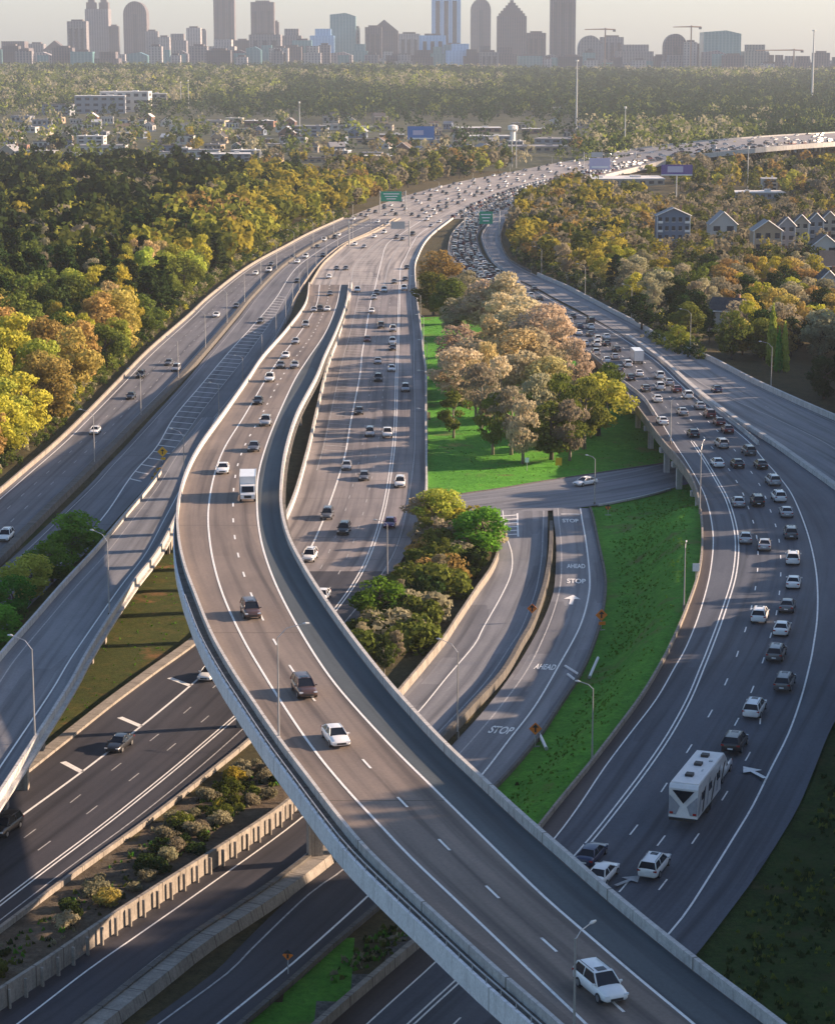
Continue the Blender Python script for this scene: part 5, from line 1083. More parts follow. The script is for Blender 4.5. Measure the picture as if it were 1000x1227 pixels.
# far woods and the back of the left forest: nobody could count these
def woodland(name, pts, ncards, cs):
    """pts rows (x, y, z, pine?, colour index, height)"""
    A = np.array([(p[0], p[1], p[2], p[5], 1.0 if 'pine' in p[3] else 0.0) for p in pts]); ci = np.array([cs.index(p[4]) for p in pts])
    r = np.random.RandomState(len(pts)); n = len(A)
    nl = 7; t = np.repeat(np.arange(n), nl)
    u = r.normal(size=(n * nl, 3)); u /= np.linalg.norm(u, axis=1)[:, None]
    Hh = A[t, 3]; pine = A[t, 4]; rad = Hh * (.36 - .1 * pine)
    lc = A[t, :3] + np.stack([u[:, 0] * rad * .75, u[:, 1] * rad * .75, Hh * (.58 + .28 * u[:, 2])], 1); lr = rad * r.uniform(.35, .65, n * nl)
    k = ncards // nl; q = np.repeat(np.arange(n * nl), k); d = r.normal(size=(n * nl * k, 3)); d /= np.linalg.norm(d, axis=1)[:, None]
    c = lc[q] + d * lr[q][:, None] * r.uniform(.8, 1.1, len(q))[:, None]
    nrm = d * .95 + r.normal(size=c.shape) * .35; nrm /= np.linalg.norm(nrm, axis=1)[:, None]
    a = np.cross(nrm, r.normal(size=c.shape)); a /= np.linalg.norm(a, axis=1)[:, None]; b2 = np.cross(nrm, a)
    sz = (Hh[q] * .062 * r.uniform(.7, 1.5, len(q)))[:, None]
    V = np.stack([c - a * sz, c - b2 * sz, c + a * sz, c + b2 * sz + nrm * sz * .4], 1).reshape(-1, 3)
    me = bpy.data.meshes.new(name); m = len(q)
    me.vertices.add(4 * m); me.vertices.foreach_set('co', V.astype(np.float32).ravel())
    me.loops.add(4 * m); me.loops.foreach_set('vertex_index', np.arange(4 * m, dtype=np.int32))
    me.polygons.add(m); me.polygons.foreach_set('loop_start', np.arange(0, 4 * m, 4, dtype=np.int32)); me.polygons.foreach_set('loop_total', np.full(m, 4, dtype=np.int32))
    for x in cs: me.materials.append(LM[x])
    me.polygons.foreach_set('material_index', ci[t][q].astype(np.int32))
    me.update(); o = bpy.data.objects.new(name, me); COL.objects.link(o); return o
CS = list(LM)
under = []
for _ in range(60000):
    if len(under) > 2600: break
    if rng.random() < .62: wx, wy = rng.uniform(-150, 0), rng.uniform(400, 1250); ok_ = lambda q: q[0] < 430
    else: wx, wy = rng.uniform(20, 140), rng.uniform(420, 1150); ok_ = lambda q: q[0] > 612
    q = PX((wx, wy, tz(wx, wy))); d_r = road_dist(wx, wy)
    side = WA.near((wx, wy)) if wx < 0 else RR.near((wx, wy))
    rd_ = WA if wx < 0 else RR; c_ = rd_.c[side[2]]
    if not ok_(q) or not 1.6 < d_r < 13 or side[1] > 30 or (wx > c_[0]) == (wx < 0) or not (-20 < q[0] < 1020): continue
    if any(abs(wx - bx) < br and abs(wy - by) < br for bx, by, br in KEEP[:0]): continue
    under.append((wx, wy, tz(wx, wy) - .3, 'round', rng.choice(['dark green', 'olive', 'grey brown', 'olive', 'dark green', 'golden' if rng.random() < .3 else 'olive']), rng.uniform(1.8, 4.6) * (1 if d_r > 4 else .6)))
props(woodland('undergrowth', under, 84, CS), 'tangled undergrowth filling the verges between the barriers and the woods', 'undergrowth', None, 'stuff')
print('under', len(under))
props(woodland('forest_backdrop', back, 140, CS), 'dense mixed forest mass behind the nearer trees on the left', 'forest', None, 'stuff')
far = []; y = 1800.0; row = 0
def zone(px, py):
    if py > 146 and px < 700: return .045
    if py > 138 and px < 700: return .25
    if py > 150: return .4
    if py > 128 and px < 330: return .3
    return .96
while y < 9500:
    sp = 10 + (y - 1800) * .0042; x = -y * .21 + (row % 2) * sp / 2
    while x < y * .21:
        wx, wy = x + rng.uniform(-.35, .35) * sp, y + rng.uniform(-.35, .35) * sp; x += sp
        z = tz(wx, wy); q = PX((wx, wy, z))
        if rng.random() > zone(*q): continue
        if FAR.near((wx, wy))[1] < 34 or (q[0] > 735 and 160 < q[1] < 197 and FAR.near((wx, wy))[1] < 100) or (5800 < wy < 7900 and abs(wx) < 0): continue
        if any(abs(wx - bx) < br and abs(wy - by) < br for bx, by, br in KEEP): continue
        cl = mnoise.noise(Vector((wx * .0022, wy * .0012, 1.7))) + (.5 if (wy > 2650 and q[0] > 340 and wy < 5400) else -.05)
        if cl > .12: k, c = wch([('round', 'dark green', 50), ('pine', 'dark green', 34), ('round', 'olive', 10)])
        else: k, c = wch([('round', 'olive', 44), ('round', 'grey brown', 24), ('pine', 'dark green', 12), ('round', 'yellow green', 3), ('round', 'golden', 1), ('round', 'dark green', 22)])
        far.append((wx, wy, z, k, c, rng.uniform(14, 24) * (1 + (sp - 10) * .02)))
    y += sp * .95; row += 1
print('far trees', len(far), 'back', len(back))
props(woodland('far_woodland', far, 42, CS), 'distant woodland stretching to the foot of the skyline', 'woodland', None, 'stuff')
# unseen woods added past the right edge to shade the right highway and ramps
rise = []
def addrise(x0, x1, y0, y1, sp, h0, h1):
    y = y0
    while y < y1:
        x = x0
        while x < x1:
            wx, wy = x + rng.uniform(-.3, .3) * sp, y + rng.uniform(-.3, .3) * sp; x += sp
            q = PX((wx, wy, tz(wx, wy)))
            if q[0] - .5 * h1 * 2700 / wy < 1005 or road_dist(wx, wy) < 6: continue
            rise.append((wx, wy, tz(wx, wy) - .3, 'pine', rng.choice(['dark green', 'olive', 'grey brown']), rng.uniform(h0, h1)))
        y += sp
addrise(60, 150, 120, 236, 6.0, 15, 18)
addrise(60, 170, 236, 345, 7.5, 21, 23.5)
addrise(40, 190, 345, 620, 8.5, 22, 28)
props(woodland('shade_woodland', rise, 210, CS), 'dense unseen woods added on the rise to shade the right highway', 'woodland', None, 'stuff')
print('rise', len(rise))

def tufts(name, polys, n, size, cs, label, dense=None, seed=5):
    r = np.random.RandomState(seed); V = []; ci = []
    for poly, share in polys:
        q = [P(x, y, 2) for x, y in poly]; x0, x1, y0, y1 = min(p.x for p in q), max(p.x for p in q), min(p.y for p in q), max(p.y for p in q); m = 0; t = 0
        while m < n * share and t < n * share * 12:
            t += 1; x, y = r.uniform(x0, x1), r.uniform(y0, y1); z = tz(x, y); k = PX((x, y, z))
            if not inpoly(k[0], k[1], poly) or road_dist(x, y) < .7: continue
            if mnoise.noise(Vector((x * .12, y * .12, seed))) + mnoise.noise(Vector((x * .5, y * .5, seed))) * .6 < r.uniform(-.5, .45): continue
            m += 1; s_ = size * r.uniform(.5, 1.5); col = r.randint(len(cs))
            for b_ in range(4):
                a = r.uniform(0, 6.28); dx, dy = math.cos(a) * s_ * .5, math.sin(a) * s_ * .5; lx, ly = r.uniform(-.4, .4, 2) * s_; ox, oy = r.uniform(-.3, .3, 2) * s_
                V += [(x + ox - dx, y + oy - dy, z - .05), (x + ox + dx, y + oy + dy, z - .05), (x + ox + lx, y + oy + ly, z + s_ * .8)]; ci.append(col)
    me = bpy.data.meshes.new(name); k = len(V) // 3; me.vertices.add(3 * k); me.vertices.foreach_set('co', np.array(V, np.float32).ravel()); me.loops.add(3 * k); me.loops.foreach_set('vertex_index', np.arange(3 * k, dtype=np.int32))
    me.polygons.add(k); me.polygons.foreach_set('loop_start', np.arange(0, 3 * k, 3, dtype=np.int32)); me.polygons.foreach_set('loop_total', np.full(k, 3, dtype=np.int32))
    for c in cs: me.materials.append(LM[c])
    me.polygons.foreach_set('material_index', np.array(ci, np.int32)); me.update(); o = bpy.data.objects.new(name, me); COL.objects.link(o); props(o, label, 'grass', None, 'stuff')
tufts('grass_tufts', [(REG[1][1], .6), (REG[0][1], .3), (REG[2][1], .1)], 4000, .24, ['fresh green'], 'rough grass tufts on the green slopes and lawn')
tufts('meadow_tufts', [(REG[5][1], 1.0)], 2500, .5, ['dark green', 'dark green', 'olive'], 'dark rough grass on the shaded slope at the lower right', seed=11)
tufts('roadside_weeds', [([(700, 600), (722, 640), (733, 690), (730, 745), (712, 800), (665, 880), (615, 950), (598, 948), (640, 890), (690, 820), (716, 760), (722, 690), (704, 610)], .5), ([(-20, 1122), (217, 955), (330, 905), (352, 930), (120, 1098), (-20, 1185)], .35), ([(380, 1150), (470, 1085), (560, 1100), (430, 1220)], .15)], 1100, .45, ['grey brown', 'olive', 'dark green', 'fresh green'], 'dry weeds along kerbs and banks', seed=9)
# ------------------------------------------------------------ vehicles
def paintmat(name, c, metal=0.0):
    m, nt, b = newmat(name); b.inputs['Base Color'].default_value = (*c, 1); b.inputs['Metallic'].default_value = metal
    n = noise(nt, 1.3, 4, .6); nt.links.new(ramp(nt, n, [(.3, tuple(x * .88 for x in c)), (.7, c)]), b.inputs['Base Color'])
    b.inputs['Roughness'].default_value = .32; b.inputs['Coat Weight'].default_value = .6; b.inputs['Coat Roughness'].default_value = .12
    return m
PM = {'white': paintmat('paint_white', (.80, .80, .79)), 'silver': paintmat('paint_silver', (.42, .43, .45), .4), 'grey': paintmat('paint_grey', (.13, .135, .145), .3), 'black': paintmat('paint_black', (.016, .017, .02)),
      'dark blue': paintmat('paint_dark_blue', (.02, .035, .09), .2), 'maroon': paintmat('paint_maroon', (.13, .018, .016), .1), 'brown': paintmat('paint_brown', (.09, .05, .04), .2), 'purple': paintmat('paint_purple', (.10, .03, .14), .2)}
def loft(mb, st, mi=0):
    """st: (x, halfwidth, zbottom, zbelt)"""
    k0 = 11; vs = []
    for x, w, zb, zt in st:
        h = zt - zb
        half = [(w * .80, zb), (w * .98, zb + .10), (w, zb + h * .45), (w * .985, zb + h * .72), (w * .90, zt - .035), (w * .62, zt + .005)]
        ring = half + [(0, zt + .02)] + [(-a, c) for a, c in half[::-1]]; k0 = len(ring)
        vs += [(x, a, c) for a, c in ring]
    n = len(st)
    fs = [(i * k0 + j, (i + 1) * k0 + j, (i + 1) * k0 + (j + 1) % k0, i * k0 + (j + 1) % k0) for i in range(n - 1) for j in range(k0)]
    fs += [tuple(range(k0)), tuple((n - 1) * k0 + j for j in range(k0 - 1, -1, -1))]
    mb.add(vs, fs, mi)
SHAPES = {
 'sedan': dict(L=4.8, body=[(-2.40, .72, .42, .84), (-2.33, .84, .30, .97), (-1.95, .90, .22, 1.02), (-1.2, .92, .20, 1.0), (0, .925, .20, .97), (1.0, .92, .20, .94), (1.6, .91, .21, .88), (2.15, .86, .26, .78), (2.34, .78, .32, .68), (2.40, .66, .42, .60)],
               base=(-1.85, 1.15, 1.0, .95), roof=(-1.05, .28, 1.44), wb=.84, wt=.60, wx=(-1.42, 1.43), wr=.33),
 'suv': dict(L=4.75, body=[(-2.38, .80, .45, 1.05), (-2.32, .88, .34, 1.12), (-1.9, .94, .28, 1.12), (-1.0, .955, .26, 1.10), (0, .96, .26, 1.08), (1.0, .955, .26, 1.06), (1.6, .945, .28, 1.02), (2.1, .90, .32, .92), (2.30, .84, .36, .82), (2.38, .72, .45, .72)],
             base=(-2.28, 1.20, 1.11, 1.06), roof=(-1.95, .42, 1.72), wb=.87, wt=.68, wx=(-1.42, 1.45), wr=.37),
 'pickup': dict(L=5.8, body=[(-2.9, .90, .5, 1.10), (-2.85, .93, .42, 1.12), (-1.4, .96, .36, 1.12), (-.5, .97, .36, 1.12), (1.0, .97, .36, 1.12), (1.9, .96, .38, 1.10), (2.55, .93, .40, 1.02), (2.82, .87, .44, .92), (2.9, .76, .5, .8)],
                base=(-.75, 1.60, 1.12, 1.10), roof=(-.60, .85, 1.85), wb=.89, wt=.72, wx=(-1.85, 1.85), wr=.40)}
def car_parts(kind):
    d = SHAPES[kind]; parts = []
    mb = MB(); loft(mb, d['body'])
    xr0, xf0, zr, zf = d['base']; xr1, xf1, zt = d['roof']; wb, wt = d['wb'], d['wt']
    B = [Vector((xr0, -wb, zr - .03)), Vector((xf0, -wb, zf - .03)), Vector((xf0, wb, zf - .03)), Vector((xr0, wb, zr - .03))]
    T = [Vector((xr1, -wt, zt - .05)), Vector((xf1, -wt, zt - .05)), Vector((xf1, wt, zt - .05)), Vector((xr1, wt, zt - .05))]
    # roof panel, slightly domed, and pillars
    rp = []
    for i in range(6):
        x = xr1 - .04 + (xf1 - xr1 + .08) * i / 5
        for j in range(5):
            y = -1 + j / 2; rp.append((x, y * (wt + .03), zt - .05 + .07 * (1 - y * y * .8) * (1 - (2 * i / 5 - 1) ** 4 * .5)))
    k = len(mb.v); mb.add(rp, [(i * 5 + j, (i + 1) * 5 + j, (i + 1) * 5 + j + 1, i * 5 + j + 1) for i in range(5) for j in range(4)])
    for i in range(4): mb.tube([B[i], T[i]], .055, 5)
    for s_ in (-1, 1):
        xm = (xr1 + xf1) / 2 - .05; mb.tube([(xm, s_ * wb, (zr + zf) / 2 - .03), (xm, s_ * wt, zt - .04)], .045, 5)
        mb.tube([(xr1, s_ * wt, zt - .04), (xf1, s_ * wt, zt - .04)], .045, 5)
    parts.append(('body', mb, 0, True))
    def quad(n, a): m = MB(); m.add(a, [(0, 1, 2, 3)]); parts.append((n, m, 1, False))
    quad('windshield', [B[1], B[2], T[2], T[1]]); quad('rear_window', [B[3], B[0], T[0], T[3]])
    quad('side_window', [B[0], B[1], T[1], T[0]]); quad('side_window', [B[2], B[3], T[3], T[2]])
    for x in d['wx']:
        for s_ in (-1, 1):
            m = MB(); y = s_ * (d['body'][4][1] - .10); m.tube([(x, y - .11, d['wr']), (x, y + .12, d['wr'])], d['wr'], 14); parts.append(('wheel', m, 2, False, (x, y, s_, d['wr'])))
    xf = d['body'][-1][0]; zl = d['body'][-2][3]; xr = d['body'][0][0]; wl = d['body'][-2][1]
    for s_ in (-1, 1):
        m = MB(); m.box((xf - .09, s_ * (wl - .14), zl - .06), (.16, .34, .13)); parts.append(('headlight', m, 3, False))
        m = MB(); m.box((xr + .05, s_ * (wl - .08), d['body'][1][3] - .16), (.10, .30, .16)); parts.append(('taillight', m, 4, False))
        m = MB(); m.box((xf0 - .25, s_ * (wb + .14), zf + .06), (.14, .2, .12)); parts.append(('mirror', m, 0, False))
    m = MB(); m.box((xf - .02, 0, .5), (.06, wl * 1.1, .17)); parts.append(('grille', m, 5, False))
    m = MB(); m.box((xr + .02, 0, .62), (.06, .5, .14)); parts.append(('number_plate', m, 3, False))
    if kind == 'pickup':
        m = MB(); m.box((-1.85, 0, 1.125), (1.95, 1.5, .05)); parts.append(('load_bed', m, 5, False))
    if kind == 'suv':
        for s_ in (-1, 1): m = MB(); m.tube([(xr1 + .15, s_ * (wt - .05), zt + .05), (xf1 - .2, s_ * (wt - .05), zt + .05)], .025, 5); parts.append(('roof_rail', m, 5, False))
        m = MB(); m.box((xf1 - .45, 0, zt + .015), (.6, .7, .02)); parts.append(('sunroof', m, 1, False))
    return parts
CM = lambda p: [p, M_GLASS, M_RUBBER, M_LAMPW, M_LAMPR, M_BLK]
VP = {}; VF = {}
for kind in SHAPES:
    lst = []; far_mb = MB()
    for q in car_parts(kind):
        n, mb, mi = q[:3]; me = mb.mesh(n, CM(PM['white'])[mi], q[3]); sub = None
        if n == 'wheel':
            x, y, s_, r_ = q[4]; t = MB(); t.tube([(x, y + s_ * .118, r_), (x, y + s_ * .132, r_)], r_ * .62, 10); sub = t.mesh('rim', M_RIM)
        lst.append((n, me, mi, sub))
        if n != 'number_plate': far_mb.add(mb.v, mb.f, mi)
    VP[kind] = lst; VF[kind] = far_mb.mesh('far_' + kind, CM(PM['white']))
def setmat(o, m):
    o.material_slots[0].link = 'OBJECT'; o.material_slots[0].material = m
def vehicle(kind, loc, rz, color, label, group=None, detail=True, pitch=0.0, sc=1.1):
    nm = {'sedan': 'sedan_car', 'suv': 'suv_car', 'pickup': 'pickup_truck'}[kind]; cat = 'pickup truck' if kind == 'pickup' else 'car'
    if not detail:
        o = bpy.data.objects.new(nm, VF[kind]); COL.objects.link(o); o.location = loc; o.rotation_euler = (0, pitch, rz); o.scale = (sc, sc, sc); setmat(o, PM[color]); return props(o, label, cat, group)
    e = empty(nm, loc, rz, label, cat, group); e.rotation_euler = (0, pitch, rz); e.scale = (sc, sc, sc)
    for n, me, mi, sub in VP[kind]:
        o = bpy.data.objects.new(n, me); COL.objects.link(o); o.parent = e
        if mi == 0: setmat(o, PM[color])
        if sub: t = bpy.data.objects.new('rim', sub); COL.objects.link(t); t.parent = o
    return e
def locate(px, py, rd, up_=.7):
    z = rd.c[len(rd.c) // 2][2]
    for _ in range(6):
        p = P(px, py, z + up_); a, d, i = rd.near(p); z = .3 * z + .7 * float(np.interp(a, rd.s, rd.c[:, 2]))
    p.z = z + .02; a, d, i = rd.near(p); t = rd.tang(a); return p, t, a
KNAME = {'sedan': 'sedan', 'suv': 'SUV', 'pickup': 'pickup'}
def fleet(rd, away, where, group, items, kdetail=60):
    items = sorted(items, key=lambda q: -q[1]); cnt = {}
    for px, py, kind, color in items:
        p, t, a = locate(px, py, rd)
        if (t.y > 0) != away: t = -t
        k = (kind, color); i = cnt.get(k, 0); cnt[k] = i + 1
        n_same = sum(1 for q in items if (q[2], q[3]) == k)
        lab = '%s %s %s' % (color, KNAME[kind], where) if n_same == 1 else '%s of the %s %ss %s' % (nth(i), color, KNAME[kind], where)
        pitch = -math.asin(max(-1, min(1, t.z)))
        vehicle(kind, p, math.atan2(t.y, t.x), color, lab, group, py > 395, pitch)
w_, s_v, g_, k_, bl, mr_, br_ = 'white', 'silver', 'grey', 'black', 'dark blue', 'maroon', 'brown'
fleet(FLY, False, 'on the flyover', 'cars on the flyover', [(719, 1180, 'suv', w_), (402, 881, 'sedan', w_), (364, 824, 'suv', br_), (300, 731, 'suv', br_), (267, 561, 'sedan', w_), (304, 535, 'sedan', g_), (318, 505, 'suv', s_v), (309, 480, 'sedan', k_), (323, 453, 'suv', w_),
 (336, 437, 'sedan', g_), (353, 437, 'sedan', s_v), (342, 425, 'sedan', w_), (354, 408, 'sedan', s_v), (366, 388, 'suv', s_v), (376, 370, 'sedan', s_v), (383, 369, 'suv', k_), (392, 369, 'sedan', w_), (395, 351, 'sedan', g_)])
fleet(MID, False, 'on the main highway', 'cars on the main highway', [(428, 347, 'pickup', w_), (451, 350, 'sedan', k_), (460, 347, 'suv', w_), (448, 356, 'sedan', s_v), (445, 372, 'sedan', w_), (484, 345, 'suv', w_), (456, 390, 'suv', k_), (470.5, 394, 'suv', s_v), (470, 409, 'suv', w_), (470, 416, 'sedan', k_),
 (452.5, 432, 'sedan', s_v), (469, 441, 'sedan', w_), (453, 453, 'suv', k_), (440, 406, 'sedan', mr_), (485.5, 465, 'suv', s_v), (430, 492, 'sedan', k_), (443, 518, 'suv', s_v), (464, 519, 'pickup', w_), (415, 557.5, 'sedan', s_v), (436, 570, 'sedan', g_), (479, 578, 'suv', w_),
 (392, 616, 'suv', g_), (412, 634, 'suv', k_), (467, 626, 'sedan', 'purple'), (371, 666, 'suv', w_), (386, 713, 'sedan', w_), (251, 806, 'sedan', w_), (143, 890, 'sedan', k_), (6, 990, 'suv', k_)])
fleet(CEN, False, 'in the far merge area', 'cars in the far merge area', [(394, 331, 'sedan', w_), (403, 321, 'sedan', g_), (414, 321, 'sedan', g_), (436, 295, 'sedan', s_v), (485, 334, 'sedan', k_), (487, 320, 'sedan', k_), (482, 286, 'sedan', g_), (494, 280, 'suv', k_), (472, 337, 'sedan', g_),
 (511, 262.5, 'suv', w_), (460, 278, 'suv', w_), (448, 283, 'sedan', w_), (475, 284, 'suv', g_), (516, 270, 'sedan', s_v), (425, 292, 'sedan', w_), (526, 265, 'sedan', w_)])
fleet(WA, False, 'on the west carriageway', 'cars on the west carriageway', [(114, 515.5, 'sedan', w_), (157, 474, 'sedan', k_), (168.5, 449, 'suv', k_), (7, 642, 'suv', w_), (202, 434, 'sedan', g_), (211, 441, 'suv', s_v), (259, 377, 'sedan', w_), (283, 366, 'sedan', g_), (306, 327, 'sedan', w_), (322, 323.5, 'suv', w_), (325, 316, 'sedan', g_),
 (356, 313, 'sedan', w_), (366, 307, 'suv', w_), (350, 308, 'sedan', g_), (388, 287, 'suv', w_), (380, 295, 'sedan', k_), (401, 284, 'suv', k_), (423, 262, 'sedan', w_), (405, 289 - 8, 'sedan', w_)])
fleet(WB, False, 'on the west slip road', 'cars on the west slip road', [(356, 336, 'sedan', k_), (387, 305, 'sedan', k_), (452, 265, 'sedan', w_), (464, 268, 'suv', w_), (312, 384, 'sedan', g_)])
fleet(RGT, True, 'on the right highway', 'cars on the right highway', [(830, 519, 'sedan', k_), (864, 531.5, 'suv', s_v), (871, 514, 'sedan', mr_), (861, 505, 'sedan', mr_), (896.5, 540, 'suv', g_), (859, 554, 'sedan', w_), (883, 555, 'sedan', k_), (911, 556, 'sedan', k_), (925.6, 575.6, 'suv', s_v), (932.5, 595, 'suv', w_), (884, 601, 'sedan', s_v), (907, 600, 'suv', k_),
 (941.5, 613, 'sedan', s_v), (893, 644, 'sedan', s_v), (947, 638.6, 'suv', g_), (915.4, 652, 'sedan', s_v), (949.6, 669, 'suv', w_), (950.5, 697, 'sedan', w_), (943, 725, 'sedan', g_), (910, 737, 'suv', w_), (936.6, 752, 'sedan', w_), (930, 782, 'suv', g_), (940, 816.6, 'suv', g_), (904, 848, 'suv', w_), (709, 1022, 'sedan', bl), (722, 1046, 'sedan', w_), (784, 1036, 'suv', w_),
 (736, 427, 'sedan', s_v), (751.5, 436, 'suv', w_), (755, 452, 'sedan', k_), (765, 447, 'sedan', w_), (741, 441, 'sedan', g_), (773, 465, 'sedan', g_), (790, 450, 'suv', w_), (790, 463, 'suv', w_), (801, 457.7, 'sedan', s_v), (810, 466, 'sedan', mr_), (823.5, 473.5, 'suv', w_), (787, 477.5, 'sedan', w_), (838, 486, 'sedan', s_v), (817, 493, 'sedan', s_v), (849.6, 496, 'suv', mr_), (793, 504, 'sedan', w_),
 (639.5, 346, 'sedan', k_), (635, 354, 'suv', w_), (646, 357.5, 'sedan', k_), (634, 365, 'sedan', k_), (645, 363.5, 'sedan', w_), (657, 370, 'sedan', g_), (666.5, 371, 'suv', k_), (672, 378.5, 'suv', k_), (685, 378.5, 'sedan', k_), (681, 384, 'suv', w_), (674, 388, 'sedan', w_), (680, 398, 'sedan', w_), (663, 386, 'sedan', w_), (707, 384, 'suv', k_), (693.5, 391, 'sedan', bl), (707, 391, 'sedan', w_),
 (692, 398, 'sedan', w_), (707, 399.5, 'sedan', g_), (726, 403, 'sedan', w_), (715, 406, 'suv', w_), (700, 411, 'sedan', w_), (714, 412, 'suv', w_), (726, 411, 'sedan', k_), (713, 422, 'suv', s_v), (738, 418, 'sedan', k_), (726, 431, 'sedan', w_)])
fleet(RR, True, 'on the outer right road', 'cars on the outer right road', [(858, 466, 'sedan', bl)])
# the jam further up: queues of near identical vehicles
jc = {}
for f0 in (.16, .38, .60, .82):
    a = RGT.ktos(0) + rng.uniform(2, 6); a1 = RGT.ktos(4.75)
    while a < a1:
        f = f0 + rng.uniform(-.03, .03); p = RGT.at(a1 + RGT.ktos(0) - a, f); t = RGT.tang(a1 + RGT.ktos(0) - a)
        if t.y < 0: t = -t
        kind = rng.choice(['sedan', 'suv', 'sedan', 'suv', 'pickup']); c = wch([(w_, 34), (s_v, 16), (g_, 20), (k_, 30), (mr_, 6), (bl, 5)])[0]
        vehicle(kind, p + Vector((0, 0, .02)), math.atan2(t.y, t.x), c, '%s %s %s queueing in the dense far jam' % (nth(jc.setdefault((c, kind), [0])[0]), c, KNAME[kind]), 'queueing vehicles in the far jam', False)
        jc[(c, kind)][0] += 1; a += rng.uniform(7.2, 10.5)
# distant traffic on the elevated bend
mb = MB(); cols = [w_, w_, s_v, g_, k_, mr_]
protos = {k: (VF[k], [tuple(v.co) for v in VF[k].vertices], [tuple(p.vertices) for p in VF[k].polygons], [p.material_index for p in VF[k].polygons]) for k in VF}
mats = [PM[w_], M_GLASS, M_RUBBER, M_LAMPW, M_LAMPR, M_BLK] + [PM[s_v], PM[g_], PM[k_], PM[mr_]]
for f0, sp in ((.06, 34), (.11, 30), (.21, 38), (.27, 40), (.38, 32), (.45, 26), (.52, 30), (.66, 11), (.72, 10), (.78, 10), (.84, 9.5), (.89, 12)):
    a = rng.uniform(0, sp)
    while a < FAR.len - 10:
        k = rng.choice(['sedan', 'suv', 'suv']); _, V, Fc, Mi = protos[k]; p = FAR.at(a, f0 + rng.uniform(-.01, .01)); t = FAR.tang(a)
        if (t.y > 0) != (f0 > .6): t = -t
        an = math.atan2(t.y, t.x); ca, sa = math.cos(an), math.sin(an); base = len(mb.v)
        mb.v += [(p.x + x * ca - y_ * sa, p.y + x * sa + y_ * ca, p.z + z + .03) for x, y_, z in V]; mb.uv += [(0, 0)] * len(V)
        ci = rng.choice([0, 0, 6, 7, 8, 8, 9] if f0 > .6 else [0, 0, 6, 7, 8])
        for f, m_ in zip(Fc, Mi): mb.f.append(tuple(i + base for i in f)); mb.m.append(ci if m_ == 0 else m_)
        a += sp * rng.uniform(.75, 1.5)
mb.obj('distant_traffic', mats, label='distant lines of traffic along the elevated highway bend', cat='traffic', kind='stuff')
# box trucks
def box_truck(px, py, rd, away, label, Lb=6.5):
    p, t, a = locate(px, py, rd, 1.6)
    if (t.y > 0) != away: t = -t
    e = empty('box_truck', p, math.atan2(t.y, t.x), label, 'truck')
    mb = MB(); mb.box((-1.2, 0, 2.35), (Lb, 2.5, 2.7)); b0 = mb.obj('cargo_box', PM['white'], e)
    m = MB()
    for x in (-1.2 - Lb / 2, -1.2 + Lb / 2):
        for s_ in (-1, 1): m.tube([(x, s_ * 1.25, 1.0), (x, s_ * 1.25, 3.7)], .06, 5)
    for s_ in (-1, 1): m.tube([(-1.2 - Lb / 2, s_ * 1.25, 3.7), (-1.2 + Lb / 2, s_ * 1.25, 3.7)], .06, 5)
    m.obj('corner_trim', M_STEEL, b0)
    m = MB(); m.box((-1.2 - Lb / 2 - .03, 0, 2.3), (.05, 2.2, 2.4)); m.obj('rear_door', M_TRIM, b0)
    xb = -1.2 + Lb / 2 + .1; m = MB()
    pr = [(xb, .55), (xb + 2.0, .55), (xb + 2.05, 1.25), (xb + 1.75, 1.5), (xb + 1.15, 2.45), (xb, 2.5)]; k = len(pr)
    m.add([(x, -1.1, z) for x, z in pr] + [(x, 1.1, z) for x, z in pr], [tuple(range(k)), tuple(range(2 * k - 1, k - 1, -1))] + [(i, (i + 1) % k, k + (i + 1) % k, k + i)[::-1] for i in range(k)]); cb = m.obj('cab', PM['white'], e)
    m = MB(); m.add([(xb + 1.74, -.95, 1.56), (xb + 1.74, .95, 1.56), (xb + 1.22, .9, 2.38), (xb + 1.22, -.9, 2.38)], [(0, 1, 2, 3)]); m.v = [(x + .04, y_, z + .02) for x, y_, z in m.v]; m.obj('windshield', M_GLASS, cb)
    for s_ in (-1, 1):
        m = MB(); m.box((xb + .75, s_ * 1.11, 1.9), (.9, .04, .7)); m.obj('side_window', M_GLASS, cb)
        m = MB(); m.box((xb + 2.04, s_ * .85, .95), (.08, .3, .2)); m.obj('headlight', M_LAMPW, cb)
    m = MB(); m.box((xb + 2.05, 0, .9), (.06, 1.1, .4)); m.obj('grille', M_BLK, cb)
    m = MB(); m.box((-.6, 0, .8), (Lb + 1.5, .9, .25)); m.obj('chassis', M_BLK, e)
    for x in (xb + 1.1, -2.9):
        for s_ in (-1, 1):
            m = MB(); m.tube([(x, s_ * 1.08 - .15, .48), (x, s_ * 1.08 + .15, .48)], .48, 14); w = m.obj('wheel', M_RUBBER, e); m = MB(); m.tube([(x, s_ * 1.24, .48), (x, s_ * 1.25, .48)], .27, 10); m.obj('rim', M_RIM, w)
box_truck(297, 584, FLY, False, 'white box truck driving toward the camera on the flyover', 6.6)
box_truck(762, 427, RGT, True, 'white box truck in the jam on the right highway', 7.5)
